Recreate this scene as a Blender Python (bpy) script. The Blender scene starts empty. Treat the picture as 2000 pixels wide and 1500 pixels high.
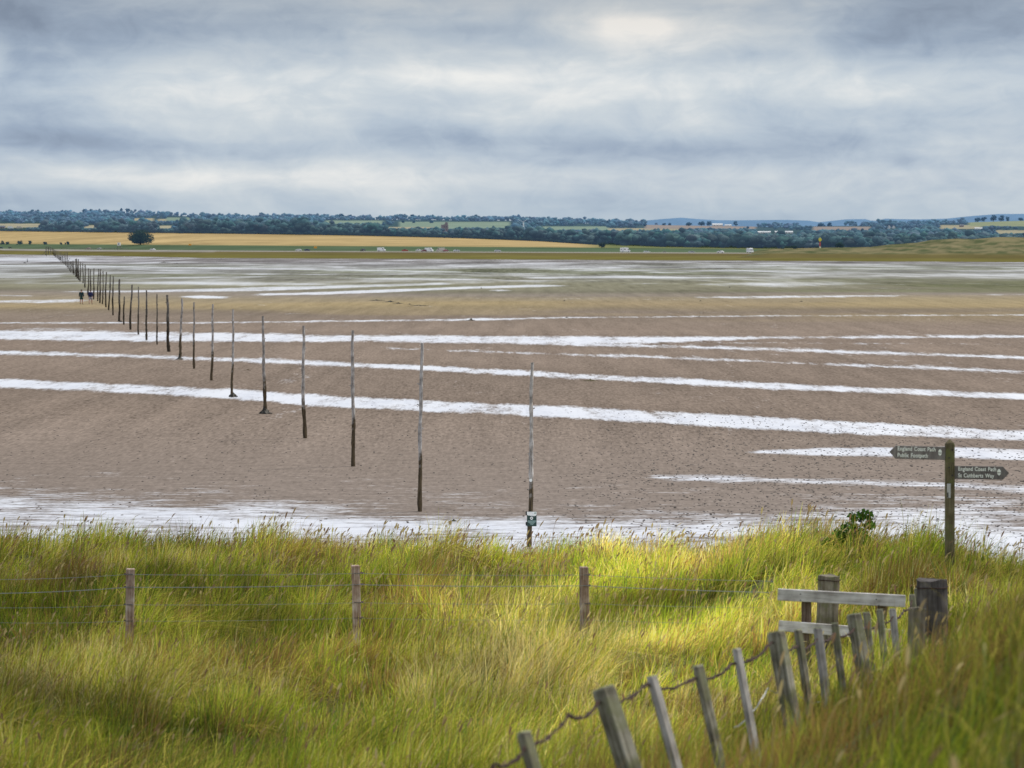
import bpy, bmesh, math, random
import numpy as np
from mathutils import Vector, Matrix
R = math.radians
random.seed(7); rng = np.random.default_rng(7)
F = 6000.0; HY = 482.0; CZ = 7.0          # focal length in photo pixels, horizon row, eye height
col = bpy.context.scene.collection
sc = bpy.context.scene

# ------------------------------------------------------------------ helpers
def hsh(ix, iy, seed):
    n = (ix.astype(np.int64)*374761393 + iy.astype(np.int64)*668265263 + seed*1442695041) & 0x7fffffff
    n = ((n ^ (n >> 13))*1274126177) & 0x7fffffff
    n = n ^ (n >> 16)
    return (n & 0xffff)/65535.0
def vn(x, y, seed=0):
    x = np.asarray(x, float); y = np.asarray(y, float)
    ix = np.floor(x); iy = np.floor(y); fx = x-ix; fy = y-iy
    fx = fx*fx*(3-2*fx); fy = fy*fy*(3-2*fy)
    a = hsh(ix, iy, seed); b = hsh(ix+1, iy, seed); c = hsh(ix, iy+1, seed); d = hsh(ix+1, iy+1, seed)
    return (a*(1-fx)+b*fx)*(1-fy)+(c*(1-fx)+d*fx)*fy
def fbm(x, y, seed=0, o=4):
    s = 0; a = .5; t = 0
    for k in range(o):
        s = s+a*vn(x*2**k+17.3*k, y*2**k-9.1*k, seed+k); t += a; a *= .55
    return s/t
def sstep(a, b, x):
    t = np.clip((x-a)/(b-a), 0, 1); return t*t*(3-2*t)
def at(px, py, Y):
    """world point at depth Y seen at photo pixel"""
    return Vector(((px-1000)*Y/F, Y, CZ-(py-HY)*Y/F))
def onsand(px, py):
    Y = CZ*F/(py-HY); return Vector(((px-1000)*Y/F, Y, 0))

def mesh_np(name, verts, faces, mat=None, parent=None, colors=None, smooth=False, loc=None):
    """faces: (n,k) int array"""
    me = bpy.data.meshes.new(name)
    v = np.asarray(verts, np.float32); f = np.asarray(faces, np.int32)
    me.vertices.add(len(v)); me.vertices.foreach_set('co', v.ravel())
    k = f.shape[1]
    me.loops.add(f.size); me.loops.foreach_set('vertex_index', f.ravel())
    me.polygons.add(len(f)); me.polygons.foreach_set('loop_start', np.arange(len(f), dtype=np.int32)*k)
    me.polygons.foreach_set('loop_total', np.full(len(f), k, np.int32))
    if smooth: me.polygons.foreach_set('use_smooth', np.ones(len(f), bool))
    me.update(calc_edges=True)
    if colors is not None:
        a = me.color_attributes.new('Col', 'FLOAT_COLOR', 'POINT')
        c = np.ones((len(v), 4), np.float32); c[:, :colors.shape[1]] = colors
        a.data.foreach_set('color', c.ravel())
    if mat: me.materials.append(mat)
    o = bpy.data.objects.new(name, me); col.objects.link(o)
    if parent: o.parent = parent
    if loc is not None: o.location = loc
    return o
def obj(name, bm, mat, parent=None, loc=None, smooth=False):
    me = bpy.data.meshes.new(name)
    bmesh.ops.recalc_face_normals(bm, faces=bm.faces[:])
    bm.to_mesh(me); bm.free()
    if smooth:
        for p in me.polygons: p.use_smooth = True
    if mat: me.materials.append(mat)
    o = bpy.data.objects.new(name, me); col.objects.link(o)
    if parent: o.parent = parent
    if loc is not None: o.location = loc
    return o
def tag(o, label=None, cat=None, group=None, kind=None):
    if label: o['label'] = label
    if cat: o['category'] = cat
    if group: o['group'] = group
    if kind: o['kind'] = kind
    return o
def thing(name, label, cat, loc=(0, 0, 0), rz=0, group=None):
    o = bpy.data.objects.new(name, None); col.objects.link(o)
    o.location = loc; o.rotation_euler = (0, 0, rz); o.empty_display_size = .2
    return tag(o, label, cat, group)

def frame_for(d):
    d = d.normalized(); u = Vector((0, 1, 0)) if abs(d.y) < .9 else Vector((1, 0, 0))
    s = d.cross(u).normalized(); t = s.cross(d).normalized()
    return s, t
def tube(bm, pts, rad, n=8, jit=0, rnd=random):
    rings = []
    for i, p in enumerate(pts):
        p = Vector(p); q = Vector(pts[min(i+1, len(pts)-1)]) - Vector(pts[max(i-1, 0)])
        s, t = frame_for(q); r = rad[i] if hasattr(rad, '__len__') else rad
        rings.append([bm.verts.new(p+(s*math.cos(a)+t*math.sin(a))*r*(1+rnd.uniform(-jit, jit)))
                      for a in [2*math.pi*k/n for k in range(n)]])
    for a, b in zip(rings, rings[1:]):
        for k in range(n): bm.faces.new((a[k], a[(k+1) % n], b[(k+1) % n], b[k]))
    bm.faces.new(rings[0][::-1]); bm.faces.new(rings[-1])
def box(bm, c, d, rot=None, bev=0, taper=1, jit=0):
    vs = []
    for z in (-1, 1):
        for x, y in ((-1, -1), (1, -1), (1, 1), (-1, 1)):
            k = taper if z > 0 else 1
            v = Vector((x*d[0]/2*k, y*d[1]/2*k, z*d[2]/2))
            v += Vector([random.uniform(-jit, jit) for _ in range(3)])
            if rot is not None: v = rot @ v
            vs.append(bm.verts.new(v+Vector(c)))
    fs = [bm.faces.new([vs[i] for i in f]) for f in ((3, 2, 1, 0), (4, 5, 6, 7), (0, 1, 5, 4), (1, 2, 6, 5), (2, 3, 7, 6), (3, 0, 4, 7))]
    if bev:
        es = list({e for f in fs for e in f.edges})
        bmesh.ops.bevel(bm, geom=es, offset=bev, segments=1, affect='EDGES')
def prism(bm, prof, y0, y1, inset=0, sy=1):
    """extrude an xz profile between y0 and y1"""
    a = [bm.verts.new((x, y0, z)) for x, z in prof]; b = [bm.verts.new((x, y1, z)) for x, z in prof]
    bm.faces.new(a[::-1]); bm.faces.new(b); n = len(prof)
    for i in range(n): bm.faces.new((a[i], a[(i+1) % n], b[(i+1) % n], b[i]))
_ico = {}
def ico(sub):
    if sub not in _ico:
        bm = bmesh.new(); bmesh.ops.create_icosphere(bm, subdivisions=sub, radius=1)
        bm.verts.index_update()
        _ico[sub] = (np.array([v.co[:] for v in bm.verts]), np.array([[v.index for v in f.verts] for f in bm.faces])); bm.free()
    return _ico[sub]

# ------------------------------------------------------------------ materials
def newmat(name):
    m = bpy.data.materials.new(name); m.use_nodes = True
    nt = m.node_tree; nt.nodes.clear()
    return m, nt, nt.nodes, nt.links
def N(ns, t, **kw):
    n = ns.new(t)
    for k, v in kw.items():
        if k.startswith('i_'): n.inputs[k[2:].replace('_', ' ')].default_value = v
        else: setattr(n, k, v)
    return n
def ramp(ns, stops):
    r = ns.new('ShaderNodeValToRGB'); e = r.color_ramp.elements
    while len(e) < len(stops): e.new(.5)
    for s, (p, c) in zip(e, stops):
        s.position = p; s.color = (c[0], c[1], c[2], 1) if hasattr(c, '__len__') else (c, c, c, 1)
    return r
def plain(name, c, rough=.6, metal=0, var=.12, scale=3.0):
    m, nt, ns, L = newmat(name)
    o = ns.new('ShaderNodeOutputMaterial'); p = N(ns, 'ShaderNodeBsdfPrincipled', i_Roughness=rough, i_Metallic=metal)
    tc = ns.new('ShaderNodeTexCoord'); nz = N(ns, 'ShaderNodeTexNoise', i_Scale=scale, i_Detail=5.0)
    lo = tuple(x*(1-var) for x in c); hi = tuple(min(1, x*(1+var)) for x in c)
    r = ramp(ns, [(.3, lo), (.7, hi)])
    L.new(tc.outputs['Object'], nz.inputs['Vector']); L.new(nz.outputs[0], r.inputs[0])
    L.new(r.outputs[0], p.inputs['Base Color']); L.new(p.outputs[0], o.inputs[0])
    return m
def wood(name, dark, mid, light, zs=(0, 0), wet=None, grain=60, moss=0):
    """weathered wood: grain along object Z, optional dark wet foot from height zs[0] to zs[1]"""
    m, nt, ns, L = newmat(name)
    o = ns.new('ShaderNodeOutputMaterial'); p = N(ns, 'ShaderNodeBsdfPrincipled', i_Roughness=.85)
    p.inputs['Specular IOR Level'].default_value = .2
    tc = ns.new('ShaderNodeTexCoord'); mp = ns.new('ShaderNodeMapping'); mp.inputs['Scale'].default_value = (1, 1, .06)
    n1 = N(ns, 'ShaderNodeTexNoise', i_Scale=float(grain), i_Detail=6.0, i_Roughness=.65)
    n2 = N(ns, 'ShaderNodeTexNoise', i_Scale=5.0, i_Detail=5.0)
    L.new(tc.outputs['Object'], mp.inputs[0]); L.new(mp.outputs[0], n1.inputs['Vector']); L.new(tc.outputs['Object'], n2.inputs['Vector'])
    ad = N(ns, 'ShaderNodeMath', operation='MULTIPLY_ADD'); ad.inputs[1].default_value = .5
    hf = N(ns, 'ShaderNodeMath', operation='MULTIPLY'); hf.inputs[1].default_value = .5
    L.new(n2.outputs[0], hf.inputs[0]); L.new(n1.outputs[0], ad.inputs[0]); L.new(hf.outputs[0], ad.inputs[2])
    r = ramp(ns, [(.38, dark), (.5, mid), (.62, light)]); L.new(ad.outputs[0], r.inputs[0])
    out = r.outputs[0]
    oi = ns.new('ShaderNodeObjectInfo')
    hs = N(ns, 'ShaderNodeHueSaturation'); mr = N(ns, 'ShaderNodeMapRange'); mr.inputs['To Min'].default_value = .75; mr.inputs['To Max'].default_value = 1.2
    L.new(oi.outputs['Random'], mr.inputs[0]); L.new(mr.outputs[0], hs.inputs['Value']); L.new(out, hs.inputs['Color']); out = hs.outputs[0]
    if moss:
        n3 = N(ns, 'ShaderNodeTexNoise', i_Scale=9.0, i_Detail=6.0); L.new(tc.outputs['Object'], n3.inputs['Vector'])
        rm = ramp(ns, [(.5, 0.0), (.62, float(moss))]); L.new(n3.outputs[0], rm.inputs[0])
        mx = N(ns, 'ShaderNodeMixRGB'); mx.inputs[2].default_value = (.13, .14, .05, 1)
        L.new(rm.outputs[0], mx.inputs[0]); L.new(out, mx.inputs[1]); out = mx.outputs[0]
    if wet:
        sp = ns.new('ShaderNodeSeparateXYZ'); L.new(tc.outputs['Object'], sp.inputs[0])
        w = N(ns, 'ShaderNodeMath', operation='MULTIPLY_ADD'); w.inputs[1].default_value = 1.6; L.new(n2.outputs[0], w.inputs[0]); L.new(sp.outputs[2], w.inputs[2])
        rr = N(ns, 'ShaderNodeMapRange'); rr.inputs[1].default_value = zs[0]+.8; rr.inputs[2].default_value = zs[1]+.8
        rr.inputs[3].default_value = 1; rr.inputs[4].default_value = 0; L.new(w.outputs[0], rr.inputs[0])
        wr = ramp(ns, [(.35, wet[0]), (.65, wet[1])]); L.new(n1.outputs[0], wr.inputs[0])
        mx = N(ns, 'ShaderNodeMixRGB'); L.new(rr.outputs[0], mx.inputs[0]); L.new(out, mx.inputs[1]); L.new(wr.outputs[0], mx.inputs[2]); out = mx.outputs[0]
    bp = N(ns, 'ShaderNodeBump', i_Strength=.6, i_Distance=.01); L.new(n1.outputs[0], bp.inputs['Height']); L.new(bp.outputs[0], p.inputs['Normal'])
    L.new(out, p.inputs['Base Color']); L.new(p.outputs[0], o.inputs[0])
    return m
def vcol(name, rough=.9, trans=0, mult=1, noise=None, amp=.35, air=None):
    m, nt, ns, L = newmat(name)
    o = ns.new('ShaderNodeOutputMaterial'); a = N(ns, 'ShaderNodeAttribute', attribute_name='Col')
    c = a.outputs['Color']
    if noise:
        tc = ns.new('ShaderNodeTexCoord'); nz = N(ns, 'ShaderNodeTexNoise', i_Scale=noise, i_Detail=6.0, i_Roughness=.6); L.new(tc.outputs['Object'], nz.inputs['Vector'])
        r = ramp(ns, [(.3, 1-amp), (.7, 1+amp)]); L.new(nz.outputs[0], r.inputs[0])
        mx = N(ns, 'ShaderNodeMixRGB', blend_type='MULTIPLY'); mx.inputs[0].default_value = 1
        L.new(c, mx.inputs[1]); L.new(r.outputs[0], mx.inputs[2]); c = mx.outputs[0]
    d = ns.new('ShaderNodeBsdfDiffuse'); L.new(c, d.inputs[0]); s = d.outputs[0]
    if trans:
        t = ns.new('ShaderNodeBsdfTranslucent'); L.new(c, t.inputs[0])
        mx = N(ns, 'ShaderNodeMixShader'); mx.inputs[0].default_value = trans
        L.new(s, mx.inputs[1]); L.new(t.outputs[0], mx.inputs[2]); s = mx.outputs[0]
    if air:      # aerial haze added as a faint surface glow, growing with distance along Y
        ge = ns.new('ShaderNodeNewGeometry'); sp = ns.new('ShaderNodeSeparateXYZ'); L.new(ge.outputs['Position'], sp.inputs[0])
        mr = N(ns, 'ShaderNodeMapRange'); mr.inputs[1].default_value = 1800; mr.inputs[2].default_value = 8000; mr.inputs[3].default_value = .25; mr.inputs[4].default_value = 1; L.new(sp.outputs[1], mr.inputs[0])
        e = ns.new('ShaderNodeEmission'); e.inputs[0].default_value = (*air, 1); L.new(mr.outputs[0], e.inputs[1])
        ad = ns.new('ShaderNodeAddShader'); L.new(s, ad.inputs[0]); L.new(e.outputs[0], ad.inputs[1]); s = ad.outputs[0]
    L.new(s, o.inputs[0])
    return m

# ------------------------------------------------------------------ camera, light, sky
cam = bpy.data.cameras.new('camera'); co = bpy.data.objects.new('camera', cam); col.objects.link(co)
co.location = (0, 0, CZ); co.rotation_euler = (R(90), 0, 0)
cam.sensor_width = 36; cam.lens = 36*F/2000; cam.shift_y = -(750-HY)/2000
cam.clip_start = .5; cam.clip_end = 60000
cam.dof.use_dof = True; cam.dof.focus_distance = 85; cam.dof.aperture_fstop = 4.0
sc.camera = co
sc.view_settings.view_transform = 'Standard'; sc.view_settings.look = 'None'; sc.view_settings.exposure = 0
sc.render.resolution_x = 1024; sc.render.resolution_y = 768

SUN_EL, SUN_AZ = 48, 62            # azimuth clockwise from +Y (the view) towards +X
sun = bpy.data.lights.new('sun', 'SUN'); so = bpy.data.objects.new('sun', sun); col.objects.link(so)
sun.energy = 3.0; sun.angle = R(9); sun.color = (1, .93, .8)
d = Vector((math.sin(R(SUN_AZ))*math.cos(R(SUN_EL)), math.cos(R(SUN_AZ))*math.cos(R(SUN_EL)), math.sin(R(SUN_EL))))
so.rotation_euler = d.to_track_quat('Z', 'Y').to_euler(); so.location = (30, 0, 60)

w = bpy.data.worlds.new('World'); sc.world = w; w.use_nodes = True
nt = w.node_tree; ns = nt.nodes; L = nt.links; ns.clear()
out = ns.new('ShaderNodeOutputWorld')
sky = ns.new('ShaderNodeTexSky'); sky.sky_type = 'NISHITA'; sky.sun_disc = False
sky.sun_elevation = R(SUN_EL); sky.sun_rotation = R(SUN_AZ)
bg1 = ns.new('ShaderNodeBackground'); bg1.inputs[1].default_value = .1; L.new(sky.outputs[0], bg1.inputs[0])
tc = ns.new('ShaderNodeTexCoord'); sep = ns.new('ShaderNodeSeparateXYZ'); L.new(tc.outputs['Generated'], sep.inputs[0])
def M(op, a, b=None, c=None, clamp=False):
    n = N(ns, 'ShaderNodeMath', operation=op); n.use_clamp = clamp
    for i, v in enumerate((a, b, c)):
        if v is None: continue
        if isinstance(v, (int, float)): n.inputs[i].default_value = v
        else: L.new(v, n.inputs[i])
    return n.outputs[0]
x, y, z = sep.outputs
def cloud(sx, sz, det, rough, dist, off):
    mp = ns.new('ShaderNodeMapping'); mp.inputs['Scale'].default_value = (sx, sx, sz); mp.inputs['Location'].default_value = off
    nz = N(ns, 'ShaderNodeTexNoise', i_Scale=1.0, i_Detail=det, i_Roughness=rough, i_Distortion=dist)
    L.new(tc.outputs['Generated'], mp.inputs[0]); L.new(mp.outputs[0], nz.inputs['Vector']); return nz.outputs[0]
c1 = cloud(17, 46, 8.0, .52, .5, (3.1, 0, 1.7)); c2 = cloud(55, 110, 8.0, .6, .9, (8.3, 2, 5.2)); c3 = cloud(5, 80, 5.0, .5, .2, (1.3, 4, 9.0))
cc = M('ADD', M('ADD', M('MULTIPLY', c1, .38), M('MULTIPLY', c2, .15)), M('MULTIPLY', c3, .20)); cc = M('ADD', cc, .162)
def blob(px, py, rx, ry, amp):
    bx = (px-1000)/F; bz = (HY-py)/F
    dx = M('DIVIDE', M('SUBTRACT', x, bx), rx/F); dz = M('DIVIDE', M('SUBTRACT', z, bz), ry/F)
    q = M('ADD', M('MULTIPLY', dx, dx), M('MULTIPLY', dz, dz))
    e = M('MULTIPLY', M('POWER', 2.718, M('MULTIPLY', q, -1.0)), amp)
    return M('MULTIPLY', e, M('GREATER_THAN', y, 0.0))
tot = cc
for b in ((1215, 50, 110, 38, .13), (1290, 75, 170, 45, .09), (100, 0, 330, 120, -.07), (1990, 0, 300, 160, -.07), (850, 170, 500, 60, .06), (130, 272, 230, 22, -.11), (900, 262, 260, 24, -.05), (1250, 292, 200, 18, -.06), (150, 30, 560, 50, -.09), (1850, 60, 350, 70, -.10), (1500, 285, 400, 40, -.05), (1650, 170, 330, 40, .04),
          (250, 345, 420, 30, .08), (1000, 345, 700, 30, .05), (600, 180, 420, 50, .03), (1750, 340, 400, 40, -.04), (1250, 440, 900, 26, -.03)):
    tot = M('ADD', tot, blob(*b))
# colour: blue-grey in the thin parts, white in the thick sunlit ones
r1 = ramp(ns, [(.33, (.235, .30, .415)), (.41, (.33, .415, .545)), (.49, (.465, .55, .655)), (.58, (.62, .68, .735)), (.70, (.92, .91, .885))])
L.new(tot, r1.inputs[0])
gtop = N(ns, 'ShaderNodeMapRange'); gtop.inputs[1].default_value = .055; gtop.inputs[2].default_value = .082; gtop.inputs[4].default_value = .5; L.new(z, gtop.inputs[0])
gm = N(ns, 'ShaderNodeMixRGB', blend_type='MULTIPLY'); gm.inputs[2].default_value = (.70, .63, .58, 1); L.new(gtop.outputs[0], gm.inputs[0]); L.new(r1.outputs[0], gm.inputs[1])
# haze near the horizon
hz = N(ns, 'ShaderNodeMapRange'); hz.inputs[1].default_value = 0; hz.inputs[2].default_value = .022; hz.inputs[3].default_value = .62; hz.inputs[4].default_value = 0; L.new(z, hz.inputs[0])
mx = N(ns, 'ShaderNodeMixRGB'); mx.inputs[2].default_value = (.41, .53, .635, 1); L.new(hz.outputs[0], mx.inputs[0]); L.new(gm.outputs[0], mx.inputs[1])
# brighter cloud deck overhead
up = N(ns, 'ShaderNodeMapRange'); up.interpolation_type = 'SMOOTHSTEP'
up.inputs[1].default_value = .085; up.inputs[2].default_value = .22; up.inputs[3].default_value = 1; up.inputs[4].default_value = 2.0; L.new(z, up.inputs[0])
dn = N(ns, 'ShaderNodeMapRange'); dn.inputs[1].default_value = .35; dn.inputs[2].default_value = 1; dn.inputs[3].default_value = 1; dn.inputs[4].default_value = .6; L.new(z, dn.inputs[0])
bg2 = ns.new('ShaderNodeBackground'); L.new(mx.outputs[0], bg2.inputs[0]); L.new(M('MULTIPLY', up.outputs[0], dn.outputs[0]), bg2.inputs[1])
ms = ns.new('ShaderNodeMixShader'); ms.inputs[0].default_value = .93
L.new(bg1.outputs[0], ms.inputs[1]); L.new(bg2.outputs[0], ms.inputs[2]); L.new(ms.outputs[0], out.inputs[0])

# ------------------------------------------------------------------ dune ground under the grass
PX = np.array([-400, 0, 500, 1000, 1300, 1600, 1800, 2000, 2400.])
YY = np.array([0, 6, 10, 14, 18, 24, 33, 38, 46, 52, 57, 62, 67, 75.])
TB = np.array([
 [5.3, 5.3, 5.3, 5.3, 5.3, 5.3, 5.3, 5.4, 5.4],
 [4.7, 4.7, 4.7, 4.8, 4.8, 4.9, 5.1, 5.3, 5.5],
 [4.0, 4.0, 4.0, 4.1, 4.2, 4.4, 4.7, 5.05, 5.4],
 [3.4, 3.4, 3.4, 3.5, 3.7, 4.0, 4.35, 4.75, 5.1],
 [2.8, 2.8, 2.8, 2.9, 3.3, 3.7, 4.05, 4.35, 4.8],
 [2.2, 2.2, 2.1, 2.2, 2.55, 3.0, 3.35, 3.7, 4.1],
 [1.6, 1.5, 1.4, 1.3, 1.4, 1.85, 2.35, 2.75, 3.1],
 [1.2, 1.2, 1.0, 1.0, 1.1, 1.45, 2.05, 2.4, 2.8],
 [.6, .6, .6, .6, .95, 1.55, 2.28, 2.0, 1.8],
 [1.05, 1.0, .95, .9, 1.15, 1.8, 1.72, 1.2, .8],
 [1.32, 1.2, 1.12, 1.0, 1.05, 1.3, .8, .2, .0],
 [.6, .55, .5, .4, .3, .25, -.1, -.25, -.3],
 [-.2, -.3, -.3, -.3, -.3, -.35, -.4, -.4, -.4],
 [-.6]*9])
def ground(X, Y, rough=True):
    X = np.asarray(X, float); Y = np.asarray(Y, float)
    px = np.clip(1000+F*X/np.maximum(Y, 6), PX[0], PX[-1]); Yc = np.clip(Y, 0, 75)
    i = np.clip(np.searchsorted(PX, px)-1, 0, len(PX)-2); j = np.clip(np.searchsorted(YY, Yc)-1, 0, len(YY)-2)
    u = (px-PX[i])/(PX[i+1]-PX[i]); v = (Yc-YY[j])/(YY[j+1]-YY[j])
    u = u*.4+.6*u*u*(3-2*u); v = v*.4+.6*v*v*(3-2*v)
    z = (TB[j, i]*(1-u)+TB[j, i+1]*u)*(1-v)+(TB[j+1, i]*(1-u)+TB[j+1, i+1]*u)*v
    if rough:
        k = sstep(72, 58, Y)*sstep(2, 14, Y)
        z = z+k*(.7*(fbm(X/1.5, Y/2.6, 5, 3)-.5)+.7*(fbm(X/5, Y/6, 9, 2)-.5)*sstep(60, 50, Y))
    return z
gx = np.arange(-26, 26.01, .16); gy = np.arange(-6, 76, .2)
GX, GY = np.meshgrid(gx, gy); GZ = ground(GX, GY)
def grid_faces(nr, nc):
    a = (np.arange(nr-1)[:, None]*nc+np.arange(nc-1)[None, :]).ravel()
    return np.stack([a, a+1, a+nc+1, a+nc], 1)
m_dune = plain('dune_soil', (.07, .075, .025), .95, 0, .5, 5)
o = mesh_np('dune_ground', np.stack([GX, GY, GZ], -1).reshape(-1, 3), grid_faces(len(gy), len(gx)), m_dune, smooth=True)
tag(o, 'sandy dune bank that carries the long grass', 'ground', kind='structure')

# ------------------------------------------------------------------ sand flats, wet bands
BANDS = [  # (points px,top,bottom), strength, softness in px
 ([(-800, 715, 733), (0, 738, 757), (400, 757, 776), (700, 775, 799), (1036, 790, 813), (1300, 803, 828), (1600, 820, 846), (2000, 840, 862), (2800, 880, 900)], 1.0, 5),
 ([(-800, 668, 676), (0, 684, 693), (250, 691, 699), (500, 699, 709), (800, 712, 722), (1100, 727, 739), (1500, 747, 760), (2000, 768, 781), (2800, 800, 815)], .95, 4),
 ([(-800, 645, 662), (0, 645, 664), (300, 647, 667), (700, 654, 668), (1100, 656, 673), (1250, 657, 672), (1500, 657, 662), (2000, 655, 660), (2800, 652, 657)], 1.0, 4),
 ([(1000, 664, 670), (1100, 666, 676), (1500, 679, 685), (2000, 695, 702), (2800, 720, 728)], .9, 4),
 ([(1250, 668, 672), (1500, 668, 671), (2000, 671, 674), (2800, 675, 678)], .55, 3),
 ([(700, 676, 679), (1000, 687, 691), (1250, 693, 699), (1600, 708, 714), (2000, 722, 729), (2800, 750, 760)], .8, 4),
 ([(-800, 634, 637), (0, 629, 632), (400, 629, 632), (620, 626, 629), (900, 622, 627), (1100, 619, 622), (1500, 615.5, 618), (2000, 614, 616.5), (2800, 611, 614)], .85, 2),
 ([(-800, 638, 645), (0, 638, 646), (200, 642, 648), (330, 646, 650)], .6, 7),
 ([(1425, 883, 884), (1500, 878, 887), (1600, 874, 891), (1850, 872, 894), (2000, 876, 900), (2800, 890, 925)], .95, 4),
 ([(1225, 930, 931), (1300, 927, 938), (1400, 928, 943), (1530, 932, 944), (1700, 938, 948), (2000, 948, 962), (2800, 960, 985)], 1.0, 8),
 ([(-800, 588, 592), (0, 586, 592), (120, 584, 592), (220, 583, 586)], .75, 2),
 ([(90, 569, 571), (300, 566, 571), (500, 560.5, 569), (700, 556, 562), (900, 550, 556)], .9, 2),
 ([(330, 578, 580), (400, 577, 583), (455, 579, 583), (466, 581, 582)], 1.0, 1.5),
 ([(480, 574, 578), (620, 570, 576), (760, 565, 571), (900, 560, 565), (1050, 555.5, 561), (1135, 557.5, 558.5)], 1.0, 1.6),
 ([(-200, 577, 580), (0, 575, 579), (90, 577, 579)], .7, 2),
 ([(-800, 518, 522), (120, 517, 520), (300, 520.5, 523), (500, 524, 526), (760, 527.5, 530), (1000, 533, 535), (1100, 534, 535)], 1.0, 1.2),
 ([(150, 530, 536), (400, 531, 536), (620, 533, 537)], .7, 3),
 ([(-800, 505, 514), (0, 502, 511), (90, 500, 512), (220, 503, 508)], .95, 2),
 ([(-800, 520, 545), (0, 520, 546), (120, 522, 548), (170, 530, 545)], .62, 10),
 ([(1000, 542, 544), (1080, 540, 545), (1200, 538, 544), (1400, 541, 544), (1500, 541, 542)], .95, 1.8),
 ([(1150, 514, 521), (1500, 516, 522), (2000, 520, 527), (2800, 525, 532)], .68, 4),
 ([(1000, 513, 519), (700, 512, 517), (500, 511, 515)][::-1], .55, 4),
 ([(1340, 526, 529), (1430, 526, 528.5), (1500, 529, 532), (1615, 533, 534)], .9, 1.5),
 ([(1480, 539, 542), (1560, 540, 541.5)], .7, 1.5),
 ([(1220, 552, 556), (1330, 552, 556), (1500, 550, 559), (1700, 550, 557), (1900, 551, 559), (2100, 552, 557)], .66, 4),
 ([(1330, 579, 582), (1500, 577, 584), (1660, 576, 580), (1800, 576, 577.5)], .8, 3),
 ([(1870, 574, 576), (2000, 575, 577), (2800, 577, 580)], .7, 2),
 ([(850, 543, 546), (1000, 545, 547), (600, 548, 550)][:2], .8, 1.5),
 ([(0, 552, 556), (250, 548, 556), (480, 548, 558), (640, 552, 559), (760, 555, 558)], .7, 4),
 ([(990, 559, 562), (930, 565, 570), (1020, 566, 568)][1:], .8, 2),
 ([(-800, 548, 551), (0, 540, 543), (300, 541, 544), (560, 538, 542)], .8, 2),
 ([(620, 541, 543), (900, 545, 548), (1140, 548, 549)], .9, 1.5),
 ([(450, 533, 537), (620, 535, 538), (700, 537, 538)], .8, 1.5),
 ([(1130, 536, 538), (1300, 531, 533), (1500, 530, 531)], .8, 1.2),
 ([(1000, 524, 528), (1250, 520, 524), (1500, 521, 523)], .8, 2),
 ([(1500, 528, 531), (1620, 532, 534), (1700, 533, 534)], .9, 1.5), ([(1780, 536, 537), (1900, 535.5, 537), (2400, 536, 538)], .8, 1.2),
 ([(1500, 540, 542), (1700, 545, 546), (2000, 544, 546), (2800, 545, 547)], .7, 1.2), ([(1800, 558, 560), (2100, 555, 557), (2800, 556, 558)], .8, 1.5),
 ([(200, 523, 526), (330, 526, 530), (520, 530, 532)], .8, 2),
 ([(1030, 583, 584.5), (1150, 583, 584), (1350, 585, 586)], .6, 1.5),
]
def wet_map(px, py):
    w = np.zeros_like(px)
    for pts, st, soft in BANDS:
        P = np.array(pts, float); t = np.interp(px, P[:, 0], P[:, 1]); b = np.interp(px, P[:, 0], P[:, 2])
        half = (b-t)/2; mid = (b+t)/2
        ed = np.clip((half-np.abs(py-mid))/(soft*1.5)+.45, 0, 1)*.86
        ends = np.clip((px-P[0, 0])/40, 0, 1)*np.clip((P[-1, 0]-px)/40, 0, 1) if P[0, 0] > -700 or P[-1, 0] < 2700 else 1
        if P[0, 0] <= -700 or P[-1, 0] >= 2700:
            ends = (np.clip((px-P[0, 0])/60, 0, 1) if P[0, 0] > -700 else 1)*(np.clip((P[-1, 0]-px)/60, 0, 1) if P[-1, 0] < 2700 else 1)
        w = np.maximum(w, st*ed*ends)
    # streaky wet strand below the dune
    top = np.interp(px, [-800, 0, 300, 600, 850, 1050, 1300, 1500, 1800, 2000, 2800], [900, 925, 945, 965, 975, 985, 985, 975, 950, 945, 940])
    bot = np.interp(px, [-800, 0, 300, 600, 1000, 1300, 2000, 2800], [985, 1000, 1010, 1015, 1030, 1030, 1070, 1080])
    k = sstep(0, 1, (py-top)/(bot-top)*.95)
    w = np.maximum(w, .12*(py > top-60)*sstep(top-60, top, py)+.62*k+.16*sstep(1450, 1750, px)*sstep(945, 990, py)-.0*k)
    # general glimmer of the far flats
    far = sstep(575, 545, py)*sstep(492, 510, py)*(.36+.0*px)
    far = far + .2*sstep(540, 515, py)*(fbm(px/500, py/9, 77, 3)-.3)
    w = np.maximum(w, far)
    w = np.maximum(w, .42*sstep(700, 300, px)*sstep(560, 515, py))
    return w
pys = np.concatenate([np.arange(486, 600, .75), np.arange(600, 700, 1.2), np.arange(700, 900, 1.8), np.arange(900, 1120, 2.5), [1150, 1200, 1300, 1500]])
Ys = CZ*F/(pys-HY); pxs = np.arange(-900, 2901, 9.0)
SPX, SPY = np.meshgrid(pxs, pys); SY = CZ*F/(SPY-HY); SX = (SPX-1000)*SY/F
W = wet_map(SPX, SPY)
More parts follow.
